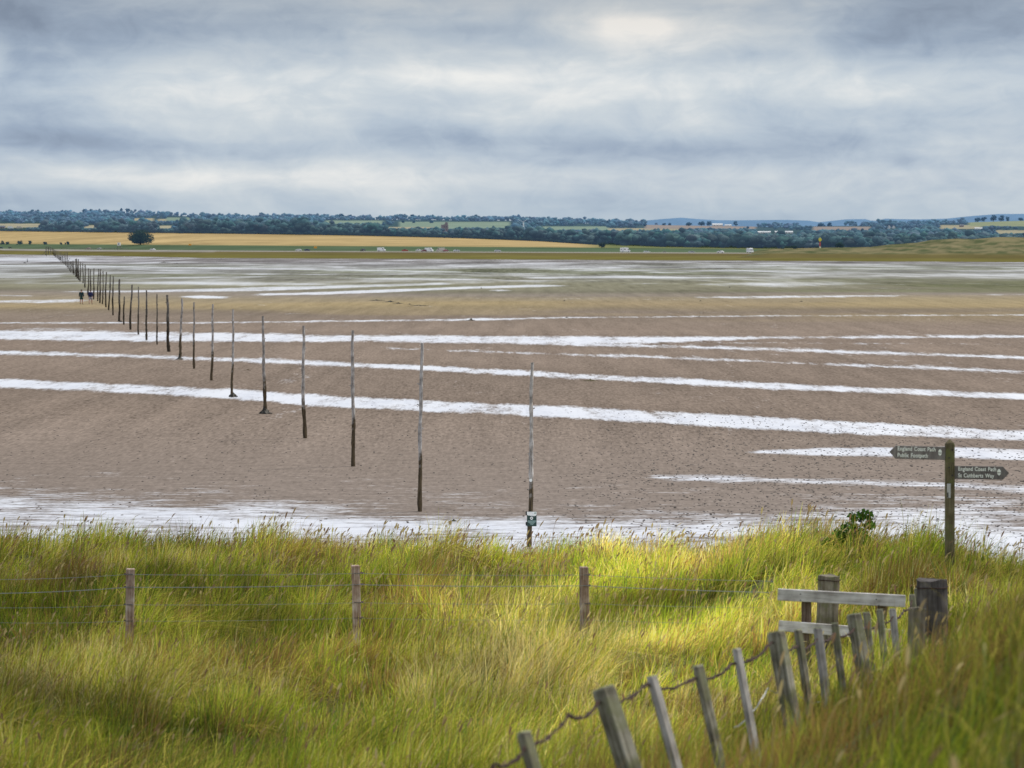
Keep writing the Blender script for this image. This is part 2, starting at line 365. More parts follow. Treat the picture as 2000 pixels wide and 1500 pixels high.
# sand colour by distance, lichen-green and ochre patches
def lerpc(x, xs, cs):
    cs = np.array(cs, float); return np.stack([np.interp(x, xs, cs[:, k]) for k in range(3)], -1)
wob = SPY+14*(fbm(SX/60, SY/160, 31, 3)-.5)*sstep(500, 560, SPY)
C = lerpc(wob, [486, 512, 520, 530, 545, 556, 566, 575, 584, 596, 604, 612, 640, 700, 800, 1000],
          [(.30, .27, .27), (.22, .20, .20), (.30, .29, .285), (.26, .25, .23), (.25, .235, .19), (.26, .24, .17), (.21, .19, .14), (.28, .235, .20), (.32, .26, .18),
           (.36, .275, .17), (.26, .205, .15), (.255, .20, .16), (.26, .20, .162), (.27, .207, .168), (.245, .188, .153), (.29, .235, .205)])
g = fbm(SX/90, SY/55, 12, 3); hal = sum(np.roll(W, q, 0) for q in (-6, -4, -2, 2, 4, 6))/6*sstep(560, 620, SPY); g2 = fbm(SX/22, SY/30, 19, 3); C = C*(.80+.26*g[..., None]+.18*g2[..., None])*(1-.22*np.clip(hal, 0, 1)[..., None])*np.array([.81, .835, .85])
gp = sstep(.5, .62, fbm(SX/140+3, SY/120, 44, 3))*sstep(590, 560, SPY)*sstep(505, 530, SPY)
C = C*(1-gp[..., None]*.6)+np.array([.15, .16, .085])*gp[..., None]*.6
op = sstep(.5, .62, fbm(SX/70+3, SY/60, 48, 3))*sstep(640, 610, SPY)*sstep(570, 585, SPY)
C = C*(1-op[..., None]*.4)+np.array([.33, .26, .14])*op[..., None]*.4
CA = np.concatenate([C, W[..., None]], -1).reshape(-1, 4)
m, nt2, n2, L2 = newmat('wet_sand')
oo = n2.new('ShaderNodeOutputMaterial'); at1 = N(n2, 'ShaderNodeAttribute', attribute_name='Col'); geo = n2.new('ShaderNodeNewGeometry')
def nz(scale, det=5.0, rough=.6, sy=1, dist=0):
    mp = n2.new('ShaderNodeMapping'); mp.inputs['Scale'].default_value = (scale, scale*sy, scale)
    t = N(n2, 'ShaderNodeTexNoise', i_Scale=1.0, i_Detail=det, i_Roughness=rough, i_Distortion=dist); L2.new(geo.outputs['Position'], mp.inputs[0]); L2.new(mp.outputs[0], t.inputs['Vector']); return t.outputs[0]
def M2(op, a, b=None, c=None):
    n = N(n2, 'ShaderNodeMath', operation=op)
    for i, v in enumerate((a, b, c)):
        if v is None: continue
        if isinstance(v, (int, float)): n.inputs[i].default_value = v
        else: L2.new(v, n.inputs[i])
    return n.outputs[0]
nA = nz(.9, 6.0, .65, .8); nB = nz(.06, 5.0, .6, .5); nC = nz(7.0, 5.0, .7, .55); nD = nz(.25, 5.0, .6, .6)
nH = nz(7.0, 4.0, .7, .12); nI = nz(.6, 3.0, .7, .05); nE = nz(1.6, 4.0, .65, .16); nF = nz(.14, 4.0, .65, .16); nG = nz(.45, 4.0, .6, .14)
mixn = M2('ADD', M2('ADD', M2('MULTIPLY', nE, .3), M2('MULTIPLY', nF, .25)), M2('ADD', M2('MULTIPLY', nG, .25), M2('MULTIPLY', nH, .2)))
nJ = nz(.028, 5.0, .62, .22, .4); nK = nz(.75, 5.0, .68, 2.6, .3); nL = nz(4.5, 4.0, .7, 1.3); nM = nz(.22, 5.0, .65, 1.1, .4)
sp2 = n2.new('ShaderNodeSeparateXYZ'); L2.new(geo.outputs['Position'], sp2.inputs[0])
def mrange(a, b):
    q = N(n2, 'ShaderNodeMapRange'); q.interpolation_type = 'SMOOTHSTEP'; q.inputs[1].default_value = a; q.inputs[2].default_value = b; L2.new(sp2.outputs[1], q.inputs[0]); return q.outputs[0]
farw = mrange(330, 700); nearw = M2('SUBTRACT', 1.0, mrange(82, 125)); midw = M2('SUBTRACT', M2('SUBTRACT', 1.0, farw), nearw)
nn = M2('ADD', M2('ADD', M2('MULTIPLY', M2('SUBTRACT', M2('ADD', M2('MULTIPLY', nJ, .75), M2('MULTIPLY', nF, .25)), .5), M2('MULTIPLY', farw, 2.6)), M2('MULTIPLY', M2('SUBTRACT', M2('ADD', M2('ADD', M2('MULTIPLY', nK, .38), M2('MULTIPLY', nM, .40)), M2('MULTIPLY', nL, .22)), .5), M2('MULTIPLY', nearw, 4.0))),
      M2('MULTIPLY', M2('SUBTRACT', mixn, .5), M2('MULTIPLY', midw, 4.2)))
wt = M2('ADD', nn, at1.outputs['Alpha'])
wr = N(n2, 'ShaderNodeMapRange'); wr.interpolation_type = 'SMOOTHSTEP'; wr.inputs[1].default_value = .25; wr.inputs[2].default_value = .92; wr.inputs[4].default_value = 1; L2.new(wt, wr.inputs[0])
cr = ramp(n2, [(.36, .45), (.45, .84), (.51, 1.0), (.60, 1.28)])
fine = M2('ADD', M2('MULTIPLY', nH, .62), M2('ADD', M2('MULTIPLY', nE, .14), M2('MULTIPLY', nI, .24)))
finen = M2('ADD', M2('MULTIPLY', nL, .5), M2('ADD', M2('MULTIPLY', nK, .3), M2('MULTIPLY', nH, .2)))
L2.new(M2('ADD', M2('ADD', M2('MULTIPLY', fine, midw), M2('MULTIPLY', finen, nearw)), M2('MULTIPLY', M2('ADD', M2('MULTIPLY', nJ, .6), M2('MULTIPLY', nI, .4)), farw)), cr.inputs[0])
mc = N(n2, 'ShaderNodeMixRGB', blend_type='MULTIPLY'); mc.inputs[0].default_value = 1; L2.new(at1.outputs['Color'], mc.inputs[1]); L2.new(cr.outputs[0], mc.inputs[2])
df = n2.new('ShaderNodeBsdfDiffuse'); L2.new(mc.outputs[0], df.inputs[0])
gl = N(n2, 'ShaderNodeBsdfGlossy', i_Roughness=.42); gl.inputs[0].default_value = (.97, .95, .97, 1)
gr = ramp(n2, [(.36, (.76, .76, .81)), (.50, (.93, .915, .94)), (.62, (.99, .97, .98))])  # uneven sky reflection painted into the gloss tint
L2.new(M2('ADD', M2('ADD', M2('MULTIPLY', nI, .35), M2('MULTIPLY', nK, .30)), M2('ADD', M2('MULTIPLY', nD, .20), M2('MULTIPLY', nH, .15))), gr.inputs[0]); L2.new(gr.outputs[0], gl.inputs[0])
bp = N(n2, 'ShaderNodeBump', i_Strength=.35, i_Distance=.02); L2.new(nC, bp.inputs['Height']); L2.new(bp.outputs[0], df.inputs['Normal'])
mxs = n2.new('ShaderNodeMixShader'); L2.new(M2('MULTIPLY', wr.outputs[0], M2('MULTIPLY_ADD', farw, -.26, .95)), mxs.inputs[0]); L2.new(df.outputs[0], mxs.inputs[1]); L2.new(gl.outputs[0], mxs.inputs[2])
L2.new(mxs.outputs[0], oo.inputs[0])
o = mesh_np('sand', np.stack([SX, SY, SX*0], -1).reshape(-1, 3), grid_faces(len(pys), len(pxs)), m, colors=CA, smooth=True)
tag(o, 'tidal sand flat crossed by bands of shining wet sand', 'sand', kind='structure')
m_far = plain('far_ground', (.16, .15, .11), .95, 0, .3, .01)
bm = bmesh.new()
for v in ((-40000, -4000), (40000, -4000), (40000, 45000), (-40000, 45000)): bm.verts.new((v[0], v[1], -2.5))
bm.faces.new(bm.verts[:]); o = obj('ground', bm, m_far); tag(o, 'flat ground below the shore reaching the horizon', 'ground', kind='structure')

# ------------------------------------------------------------------ far shore: marsh, road, field, wooded slope
RP = [-800, 0, 200, 400, 600, 700, 900, 1000, 1050, 1160, 1300, 1500, 1800, 2000, 2800]
def tabl(xs, ys): return lambda p: np.interp(p, xs, ys)
Y0 = tabl([-800, 0, 400, 1000, 1500, 2000, 2800], [3400, 2800, 1900, 1680, 1500, 1355, 1200])
Y1 = tabl([-800, 0, 400, 1000, 1500, 2000, 2800], [3550, 3000, 2150, 1900, 1800, 1700, 1600])
YR = [Y0, Y1, lambda p: Y1(p)+80, lambda p: Y1(p)+260, lambda p: Y1(p)+960, lambda p: Y1(p)+1400, lambda p: Y1(p)+2500, lambda p: Y1(p)+4200, lambda p: Y1(p)+5600]
PR = [lambda p: HY+(CZ+.3)*F/Y0(p),
      tabl([-800, 0, 200, 600, 1000, 1500, 2000, 2800], [489, 488, 490, 491.5, 493, 495, 500, 502]),
      tabl([-800, 0, 200, 600, 1000, 1500, 2000, 2800], [484, 485, 487, 489.3, 491.2, 493, 498, 500]),
      tabl([-800, 0, 300, 600, 1000, 1170, 1500, 2000, 2800], [476, 477, 479, 481, 483, 484, 487, 492, 494]),
      tabl([-800, 0, 250, 500, 700, 900, 1050, 1160, 1300, 1500, 2000, 2800], [447, 451, 454, 457, 460, 465, 471, 478, 483, 486, 490, 490]),
      tabl([-800, 0, 500, 1000, 1200, 1500, 2000, 2800], [442, 446, 453, 463, 474, 480, 480, 480]),
      tabl([-800, 0, 500, 1000, 1200, 1500, 1800, 2000, 2800], [425, 430, 438, 441, 447, 453, 453, 448, 445]),
      tabl([-800, 0, 250, 430, 700, 1000, 1200, 1500, 1800, 1900, 2000, 2800], [425, 420, 417, 425, 428, 431, 438, 443, 439, 434, 431, 428]),
      tabl([-800, 2800], [470, 470])]
def terr(px, s):
    px = np.asarray(px, float); s = np.clip(np.asarray(s, float), 0, 8)
    px, s = np.broadcast_arrays(px, s)
    i = np.clip(np.floor(s).astype(int), 0, 7); f = s-i
    Yt = np.stack([g(px) for g in YR]); Pt = np.stack([g(px) for g in PR])
    Z = CZ-(Pt-HY)*Yt/F
    ta = lambda A, k: np.take_along_axis(A, k[None], 0)[0]
    Yv = ta(Yt, i)*(1-f)+ta(Yt, i+1)*f; Zv = ta(Z, i)*(1-f)+ta(Z, i+1)*f
    return (px-1000)*Yv/F, Yv, Zv
PATCH = [(-300, 85, 437, 443.5, 's'), (105, 119, 438, 442, 's'), (160, 200, 440, 445, 's'), (306, 338, 441, 445.5, 's'), (260, 276, 426.5, 431, 's'), (287, 303, 426.5, 431, 's'), (309, 326, 428, 431, 's'), (326, 373, 425, 430, 'g'),
         (632, 745, 431, 437, 'g'), (780, 1000, 433.5, 446, 'g'), (745, 850, 443.5, 446, 's'), (1057, 1190, 442.5, 450, 'g'), (1190, 1330, 446, 450, 's'), (1262, 1475, 439.5, 446, 'b'), (1585, 1700, 443, 449, 'b'),
         (1835, 1920, 440, 446, 's'), (1892, 2200, 431.5, 441, 'y'), (1943, 2300, 450, 456, 's')]
PC = {'s': (.29, .27, .20), 'g': (.18, .24, .20), 'b': (.24, .21, .20), 'y': (.22, .25, .17)}
ss = np.concatenate([np.linspace(0, 5, 81), np.linspace(5, 8, 90)[1:]]); tp = np.arange(-800, 2801, 8.0)
TPX, TS = np.meshgrid(tp, ss); TX, TY, TZ = terr(TPX, TS)
TPY = HY+(CZ-TZ)*F/TY
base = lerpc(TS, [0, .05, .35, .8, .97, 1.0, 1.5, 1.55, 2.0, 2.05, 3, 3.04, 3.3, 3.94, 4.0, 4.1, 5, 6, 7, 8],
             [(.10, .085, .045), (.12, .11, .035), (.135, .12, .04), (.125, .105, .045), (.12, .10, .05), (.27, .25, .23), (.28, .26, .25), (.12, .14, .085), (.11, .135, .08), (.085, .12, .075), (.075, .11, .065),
              (.36, .275, .14), (.43, .32, .165), (.40, .295, .15), (.10, .09, .05), (.035, .06, .05), (.04, .07, .07), (.05, .09, .11), (.06, .10, .13), (.07, .12, .15)])  # rear slope rows carry haze blue in their colour
rt = sstep(1120, 1200, TPX)*(TS > 2.95)*(TS < 4.2)     # no barley right of the field's end
base = base*(1-rt[..., None])+np.array([.15, .17, .08])*rt[..., None]
mud = ((TPX > 0)*(TPX < 420)*(TS > .85)*(TS < 1.7))
base = np.where(mud[..., None] > 0, base*.55+np.array([.30, .28, .27])*.45, base)
base = base*(.75+.5*fbm(TX/110, TY/60, 3, 4))[..., None]
fs = (TS > 3.04)*(TS < 3.94)*(.9+.22*(fbm(TX/300, TY/30, 6, 3)-.5)); base = np.where((fs > 0)[..., None], base*(fs[..., None]+(fs == 0)[..., None]), base)
for a, b, c, d_, k in PATCH:
    q = (TPX > a)*(TPX < b)*(TPY > c-.3)*(TPY < d_+1)*(TS > 4.3)*(TS < 7.2)
    base = np.where(q[..., None] > 0, np.array(PC[k])*(.85+.3*fbm(TX/150, TY/100, 8, 2))[..., None], base)
nr = len(ss)
sel = lambda a, b: np.where((ss >= a-1e-6) & (ss <= b+1e-6))[0]
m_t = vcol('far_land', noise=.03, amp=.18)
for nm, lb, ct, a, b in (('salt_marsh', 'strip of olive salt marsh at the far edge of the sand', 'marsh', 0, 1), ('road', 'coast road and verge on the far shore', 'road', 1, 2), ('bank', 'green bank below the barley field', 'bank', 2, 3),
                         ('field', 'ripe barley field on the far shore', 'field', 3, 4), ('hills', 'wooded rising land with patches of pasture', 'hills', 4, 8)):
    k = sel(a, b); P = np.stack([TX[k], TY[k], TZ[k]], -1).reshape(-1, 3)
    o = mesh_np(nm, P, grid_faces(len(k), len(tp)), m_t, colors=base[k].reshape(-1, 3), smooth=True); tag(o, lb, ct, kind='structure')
# distant blue hills
hx = np.arange(-800, 2801, 10.0)
rid = np.interp(hx, [-800, 300, 1000, 1180, 1250, 1290, 1330, 1365, 1400, 1470, 1500, 1540, 1580, 1600, 1650, 1690, 1705, 1730, 1760, 1800, 1850, 1900, 1950, 2000, 2400, 2800],
                [440, 440, 442, 438, 432, 428, 425, 428, 430, 430, 430, 429.5, 431, 434, 428.5, 428, 432, 427, 428, 428.5, 427, 422, 418, 417.5, 412, 420])+.8*(fbm(hx/60, hx*0, 4, 3)-.5)
V = []; rows = [(11500, 1.0, 460), (12500, .5, None), (13500, 0, None), (15500, 0, 470)]
for Yh, mixv, py in ((11000, 0, None), (12500, .55, None), (14000, 1, None), (16500, 0, None)):
    pyv = 452*(1-mixv)+rid*mixv if Yh < 16000 else 480+0*rid
    V.append(np.stack([(hx-1000)*Yh/F, 0*hx+Yh, CZ-(pyv-HY)*Yh/F], -1))
V = np.array(V).reshape(-1, 3); cc_ = np.tile(np.array([.125, .215, .34]), (len(V), 1))*(.85+.3*fbm(V[:, 0]/500, V[:, 2]/30, 2, 3))[:, None]  # haze painted into the hill colour as blue
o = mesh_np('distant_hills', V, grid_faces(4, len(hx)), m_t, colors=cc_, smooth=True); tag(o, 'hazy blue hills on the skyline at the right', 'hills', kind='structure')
# distant dunes at the right
dx = np.arange(1400, 2801, 5.0); dt = np.concatenate([[-.04], np.linspace(0, 1, 26)])
ridge = np.interp(dx, [1400, 1440, 1480, 1500, 1560, 1620, 1700, 1735, 1790, 1820, 1870, 1900, 1950, 1980, 2020, 2200, 2500, 2800], [508, 499, 489, 486.5, 485, 483.5, 482.5, 478, 474, 468.5, 466, 467, 463, 463, 465, 459, 468, 470])
front = np.interp(dx, [1400, 1440, 1500, 2000, 2800], [512, 503, 496, 499.5, 502]); V = []; Cc = []
for t in dt:
    Yd = 1640-.08*(dx-1440)+330*t
    n_ = fbm(dx/38+2.7*t, dx*0+t*7, 21, 4)-.5
    if t < 0: pyv = front+9
    elif t < .8: pyv = front*(1-t/.8)+ridge*(t/.8); pyv = pyv+7*n_*math.sin(math.pi*t/.8)*sstep(1600, 1850, dx)+1.6*(fbm(dx/14, dx*0+t*9, 33, 3)-.5)*(t > .05)
    else: pyv = ridge+(t-.8)/.2*18
    V.append(np.stack([(dx-1000)*Yd/F, Yd+0*dx, CZ-(pyv-HY)*Yd/F], -1))
    cN = sstep(.3, .7, fbm(dx/22, dx*0+t*14, 51, 5))[:, None]
    cd = np.array([.075, .09, .045])*(1-cN)+np.array([.19, .165, .095])*cN; km = max(0, 1-max(t, 0)/.12); Cc.append(cd*(1-km)+np.array([.125, .105, .045])*km)
V = np.array(V).reshape(-1, 3); Cc = np.array(Cc).reshape(-1, 3)
o = mesh_np('distant_dunes', V, grid_faces(len(dt), len(dx)), m_t, colors=Cc, smooth=True); tag(o, 'grassy dunes beyond the sand at the right', 'dunes', kind='structure')
DUNE_FRONT = lambda px: float(np.interp(px, dx, front))

# woodland -----------------------------------------------------------------
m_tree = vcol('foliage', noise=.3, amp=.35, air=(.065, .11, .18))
iv, iff = ico(2); iv1, if1 = ico(1)
def crowns(P, H, Wd, colr, lumps=4, sub=1, seed=0):
    """P base points (n,3), H heights, Wd widths, colr (n,3)"""
    r = np.random.default_rng(seed); bv, bf = ico(sub); nv = len(bv); V = []; Fc = []; Cl = []; n = len(P); k0 = 0
    for l in range(lumps):
        off = r.normal(0, 1, (n, 3))*np.array([.24, .24, .13]); hz_ = r.uniform(.42, .8, n) if l else np.full(n, .62)
        rr = r.uniform(.13, .27, n) if l else np.full(n, .30)
        disp = 1+r.uniform(-.38, .38, (n, nv))
        v = bv[None]*disp[..., None]*(np.stack([Wd*rr*1.25, Wd*rr*1.25, H*rr*.95], -1)[:, None, :])
        c = P+np.stack([off[:, 0]*Wd, off[:, 1]*Wd, H*hz_+off[:, 2]*H], -1)
        v = v+c[:, None, :]
        V.append(v.reshape(-1, 3)); Fc.append((bf[None]+(np.arange(n)*nv)[:, None, None]).reshape(-1, 3)+k0); k0 += n*nv
        top = np.clip(bv[:, 2]*.2+.85, .5, 1.1)  # top shading painted in: lump tops lighter, undersides darker
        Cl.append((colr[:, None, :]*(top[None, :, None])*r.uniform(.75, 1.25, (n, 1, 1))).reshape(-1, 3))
    return np.concatenate(V), np.concatenate(Fc), np.concatenate(Cl)
BLD = [(860, 878, 440, 452), (337, 351, 434, 441), (1388, 1432, 434, 440), (1476, 1552, 449, 457), (1730, 1750, 441, 447), (1012, 1032, 430, 456), (0, 50, 441, 447), (1875, 1925, 438, 449)]
def wood_mass(name, label, n, p0, p1, s0, s1, hmin, hmax, c0, c1, seed, lumps=6, extra=None):
    r = np.random.default_rng(seed); n = int(n*1.75); hmin *= .62; hmax *= .72
    px = r.uniform(p0, p1, n); s = r.uniform(s0, s1, n); X, Y, Z = terr(px, s); py = HY+(CZ-Z)*F/Y
    H = r.uniform(hmin, hmax, n)*(.7+.6*fbm(px/60, s*3, seed, 3)); keep = np.ones(n, bool)
    for a, b, c, d_, k in PATCH:
        inx = (px > a-3)*(px < b+3)
        hp = H*F/Y; over = inx*(py > c)*(py-hp < d_)
        inside = over*(py < d_+2.0); keep &= ~inside
        fit = np.clip((py-d_-.3)/hp, .1, 1); H = np.where(over*~inside, H*fit, H)
    if extra is not None: keep &= extra(px, s, py)
    for a, b, c, d_ in BLD: keep &= ~((px > a-5)*(px < b+5)*(py > d_-2)*(py-H*F/Y < d_-1))
    keep &= H > 2.0
    P = np.stack([X, Y, Z-.5], -1)[keep]; H = H[keep]; Wd = H*r.uniform(.75, 1.2, len(H)); Wd = np.maximum(Wd, 5)*1.15
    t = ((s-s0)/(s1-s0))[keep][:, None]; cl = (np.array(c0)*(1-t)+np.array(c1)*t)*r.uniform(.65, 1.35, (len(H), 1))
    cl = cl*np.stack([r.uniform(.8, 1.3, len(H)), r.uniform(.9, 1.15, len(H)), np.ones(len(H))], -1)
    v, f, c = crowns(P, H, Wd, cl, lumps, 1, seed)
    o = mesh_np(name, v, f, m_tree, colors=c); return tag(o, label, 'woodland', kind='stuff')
NW = (.052, .092, .090); MW = (.060, .115, .145); FW = (.070, .135, .19)  # haze blue mixed into the leaf colours, stronger with depth
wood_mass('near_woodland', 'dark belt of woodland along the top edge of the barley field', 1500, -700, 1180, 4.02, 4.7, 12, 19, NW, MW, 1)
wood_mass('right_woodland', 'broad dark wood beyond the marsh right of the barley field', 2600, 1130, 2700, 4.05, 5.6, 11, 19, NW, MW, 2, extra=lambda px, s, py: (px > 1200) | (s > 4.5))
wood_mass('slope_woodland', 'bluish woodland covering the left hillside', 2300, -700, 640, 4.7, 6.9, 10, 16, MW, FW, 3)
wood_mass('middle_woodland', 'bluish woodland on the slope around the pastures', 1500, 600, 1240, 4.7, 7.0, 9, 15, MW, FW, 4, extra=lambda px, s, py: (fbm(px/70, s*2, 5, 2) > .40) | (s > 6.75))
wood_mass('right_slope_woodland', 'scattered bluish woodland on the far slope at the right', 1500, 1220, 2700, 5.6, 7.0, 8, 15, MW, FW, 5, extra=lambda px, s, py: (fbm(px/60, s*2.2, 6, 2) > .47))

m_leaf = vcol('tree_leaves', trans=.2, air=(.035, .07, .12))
m_trunk = wood('bark', (.02, .017, .014), (.05, .04, .03), (.09, .07, .05))
def leafy(name, label, cat, loc, h, wd, colr, group=None, seed=0, nleaf=500, leaf=.3, trunk=.22, flat=.62, stems=1, low=.0):
    r = np.random.default_rng(seed+100); rd = random.Random(seed)
    t = thing(name, label, cat, loc, 0, group)
    bm = bmesh.new(); top = h*(.35 if low == 0 else .3)
    tube(bm, [(0, 0, -.4), (h*.01, 0, top*.5), (0, 0, top), (h*.02, 0, h*.6)], [h*.05, h*.04, h*.032, h*.01], 7)
    for k in range(5):
        a = rd.uniform(0, 6.28); tube(bm, [(0, 0, top*.8), (math.cos(a)*wd*.18, math.sin(a)*wd*.18, h*.5), (math.cos(a)*wd*.34, math.sin(a)*wd*.34, h*.66)], [h*.022, h*.014, h*.006], 5)
    obj('trunk', bm, m_trunk, t)
    # leaf clumps
    nc = 14; ca = r.uniform(0, 6.28, nc); cr_ = np.sqrt(r.uniform(0, 1, nc))*wd*.36; cz = h*(trunk+(1-trunk)*(r.uniform(.2, .85, nc) if trunk > .1 else r.uniform(.02, .7, nc))); cz -= cr_*flat*.5*h/wd
    cs = r.uniform(.13, .22, nc)*wd; P = []
    k = r.integers(0, nc, nleaf); dirv = r.normal(0, 1, (nleaf, 3)); dirv /= np.linalg.norm(dirv, axis=1)[:, None]
    rad = r.uniform(.55, 1.0, nleaf)[:, None]
    P = np.stack([np.cos(ca[k])*cr_[k], np.sin(ca[k])*cr_[k], cz[k]], -1)+dirv*rad*cs[k][:, None]*np.array([1, 1, .75])
    P[:, 2] = np.maximum(P[:, 2], h*low+.05)
    u = r.normal(0, 1, (nleaf, 3)); u /= np.linalg.norm(u, axis=1)[:, None]; vv = np.cross(u, r.normal(0, 1, (nleaf, 3))); vv /= np.linalg.norm(vv, axis=1)[:, None]
    L_ = (leaf*r.uniform(.6, 1.3, nleaf))[:, None]
    V = np.stack([P-u*L_, P+vv*L_*.6, P+u*L_, P-vv*L_*.6], 1).reshape(-1, 3); Fc = np.arange(nleaf*4).reshape(-1, 4)
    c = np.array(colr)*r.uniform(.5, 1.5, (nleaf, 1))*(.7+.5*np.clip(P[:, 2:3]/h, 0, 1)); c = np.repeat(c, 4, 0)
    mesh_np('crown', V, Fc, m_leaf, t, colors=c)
    return t
def tz(px, s):
    X, Y, Z = terr(px, s); return Vector((float(X), float(Y), float(Z)))
# the lone oak
p = tz(274, 3.03); leafy('oak_tree', 'broad dark oak standing alone at the foot of the barley field', 'tree', p, 25*p.y/F, 66*p.y/F, (.028, .050, .028), seed=3, nleaf=5200, leaf=.62, trunk=.20)
# bushes along the bottom of the field
for i, (px, s, wpx, hpx, lb) in enumerate(((5, 3.0, 9, 9, 'round dark bush at the far left foot of the barley field'), (15, 3.0, 8, 7, 'smaller bush just right of the leftmost field bush'), (38, 3.0, 15, 9, 'wide double bush at the field foot above the distant road'),
        (58, 3.0, 10, 10, 'tall round bush third clump from the left under the barley'), (88, 3.0, 11, 6, 'low bush directly above the end of the pole line'), (119, 3.0, 6, 5, 'very small bush between the pole line end and the squat bush'),
        (131, 3.0, 10, 8, 'squat dark bush right of the pole line end under the barley'), (1175, 3.1, 17, 13, 'dark rounded bush at the pointed right end of the barley field'))):
    p = tz(px, s); leafy('field_bush', lb, 'bush', p, hpx*p.y/F, wpx*p.y/F, (.04, .06, .045), 'bushes along the field edge', 20+i, 500, .45, trunk=.02, flat=.3)
for i, (px, py, wpx, hpx, lb) in enumerate(((1641, 483.2, 21, 11, 'large dark bush on the low dunes right of the yellow beacon'), (1553, 485.6, 11, 6, 'small bush on the low dunes left of the yellow beacon'), (1528, 489.5, 6, 5, 'smallest bush at the left tip of the low dunes'), (1798, 482.5, 5, 3, 'tiny bush on the flank of the right hand dunes'))):
    Yd = 1640-.08*(px-1440)+250; p = at(px, py, Yd); leafy('dune_bush', lb, 'bush', p, hpx*p.y/F, wpx*p.y/F, (.03, .055, .03), 'bushes on the far dunes', 40+i, 500, .4, trunk=.02, flat=.3)
# trees one can tell apart on the skyline and in the pastures
ST = [(165, 6.95, 13, 10, 'tree with a gap below its crown, left of the tall thin skyline pine'), (178, 6.95, 15, 7, 'tall thin pine on the left skyline, left of the highest wooded hilltop'), (187, 6.95, 11, 8, 'pine just right of the tall thin pine on the left skyline'),
      (20, 6.98, 14, 12, 'leftmost round tree standing out of the skyline'), (72, 6.98, 13, 11, 'broad skyline tree above the left end of the pole line'), (118, 6.98, 12, 14, 'flat topped pine on the skyline above the pole line end'), (237, 6.98, 14, 6, 'slim pointed tree on the skyline left of the highest wooded hilltop'),
      (250, 6.98, 13, 12, 'round tree at the left shoulder of the highest wooded hilltop'), (667, 6.98, 12, 14, 'left tree of the skyline pair above the middle of the barley field'), (684, 6.98, 11, 12, 'right tree of the skyline pair above the middle of the barley field'), (790, 6.98, 13, 11, 'skyline tree at the left start of the pine row left of the stone tower'),
      (807, 6.98, 14, 12, 'second skyline tree of the pine row left of the stone tower'), (917, 6.98, 11, 9, 'thin skyline tree right of the stone tower'), (787, 6.35, 6, 6, 'leftmost small tree in the green pasture left of the stone tower'), (808, 6.35, 5, 5, 'middle small tree in the green pasture left of the stone tower'),
      (843, 6.35, 6, 8, 'broad small tree in the green pasture closest to the stone tower'), (1022+60, 6.9, 13, 13, 'full skyline tree right of the wind turbine'), (1188, 6.6, 15, 13, 'tall dark tree where the wooded skyline drops to the open hills'), (1201, 6.6, 17, 18, 'broadest dark tree where the wooded skyline drops to the open hills'),
      (1214, 6.8, 12, 9, 'smaller tree right of the broad dark tree at the skyline drop'), (1260, 6.6, 8, 7, 'single tree at the left end of the brown field'), (1297, 6.95, 6, 7, 'small tree on the brown field skyline, left of two'), (1308, 6.95, 6, 7, 'small tree on the brown field skyline, right of two'),
      (1370, 6.9, 12, 14, 'tall full tree in the clump above the brown field'), (1385, 6.9, 12, 13, 'right hand tree of the clump above the brown field'), (1345, 6.9, 9, 14, 'low broad tree at the left end of the clump above the brown field'), (1437, 6.95, 13, 9, 'isolated tall tree right of the white farm sheds'),
      (1604, 6.9, 9, 17, 'broad flat tree above the yellow beacon on the skyline'), (1620, 6.9, 10, 10, 'open tree right of the flat tree above the yellow beacon'), (1671, 6.9, 10, 8, 'thin open tree midway between the beacon and the dunes'), (1703, 6.9, 11, 14, 'round dark skyline tree above the left rise of the dunes'),
      (1730, 6.7, 15, 16, 'large tree over the white cottages'), (1843, 6.95, 8, 9, 'small round tree on the skyline above the dunes'), (1910, 7.0, 10, 16, 'low broad tree at the left end of the right skyline clump'), (1922, 7.0, 12, 12, 'second tree of the right skyline clump'),
      (1940, 7.0, 17, 14, 'tallest tree of the right skyline clump'), (1955, 7.0, 15, 14, 'tree right of the tallest in the right skyline clump'), (1967, 7.0, 11, 9, 'last tree at the right end of the right skyline clump'), (1993, 7.0, 8, 14, 'flat tree at the right border on the skyline')]
for i, (px, s, hpx, wpx, lb) in enumerate(ST):
    p = tz(px, s); p.z -= 1.5*p.y/F; leafy('hill_tree', lb, 'tree', p, hpx*p.y/F, wpx*p.y/F, (.055, .11, .165), 'single trees on the far hills', 60+i, 420, 1.15, trunk=.25)  # crown colour has the bluish haze mixed in
# hedge along the top of the barley
r = np.random.default_rng(9); n = 900; hp = np.sort(r.uniform(-300, 1175, n)); X, Y, Z = terr(hp, 3.99); P = np.stack([X, Y, Z-.3], -1)
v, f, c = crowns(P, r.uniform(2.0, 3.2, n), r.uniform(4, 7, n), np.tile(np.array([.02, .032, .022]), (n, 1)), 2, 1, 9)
tag(mesh_np('hedge', v, f, m_tree, colors=c), 'long dark hedge along the top edge of the barley field', 'hedge')

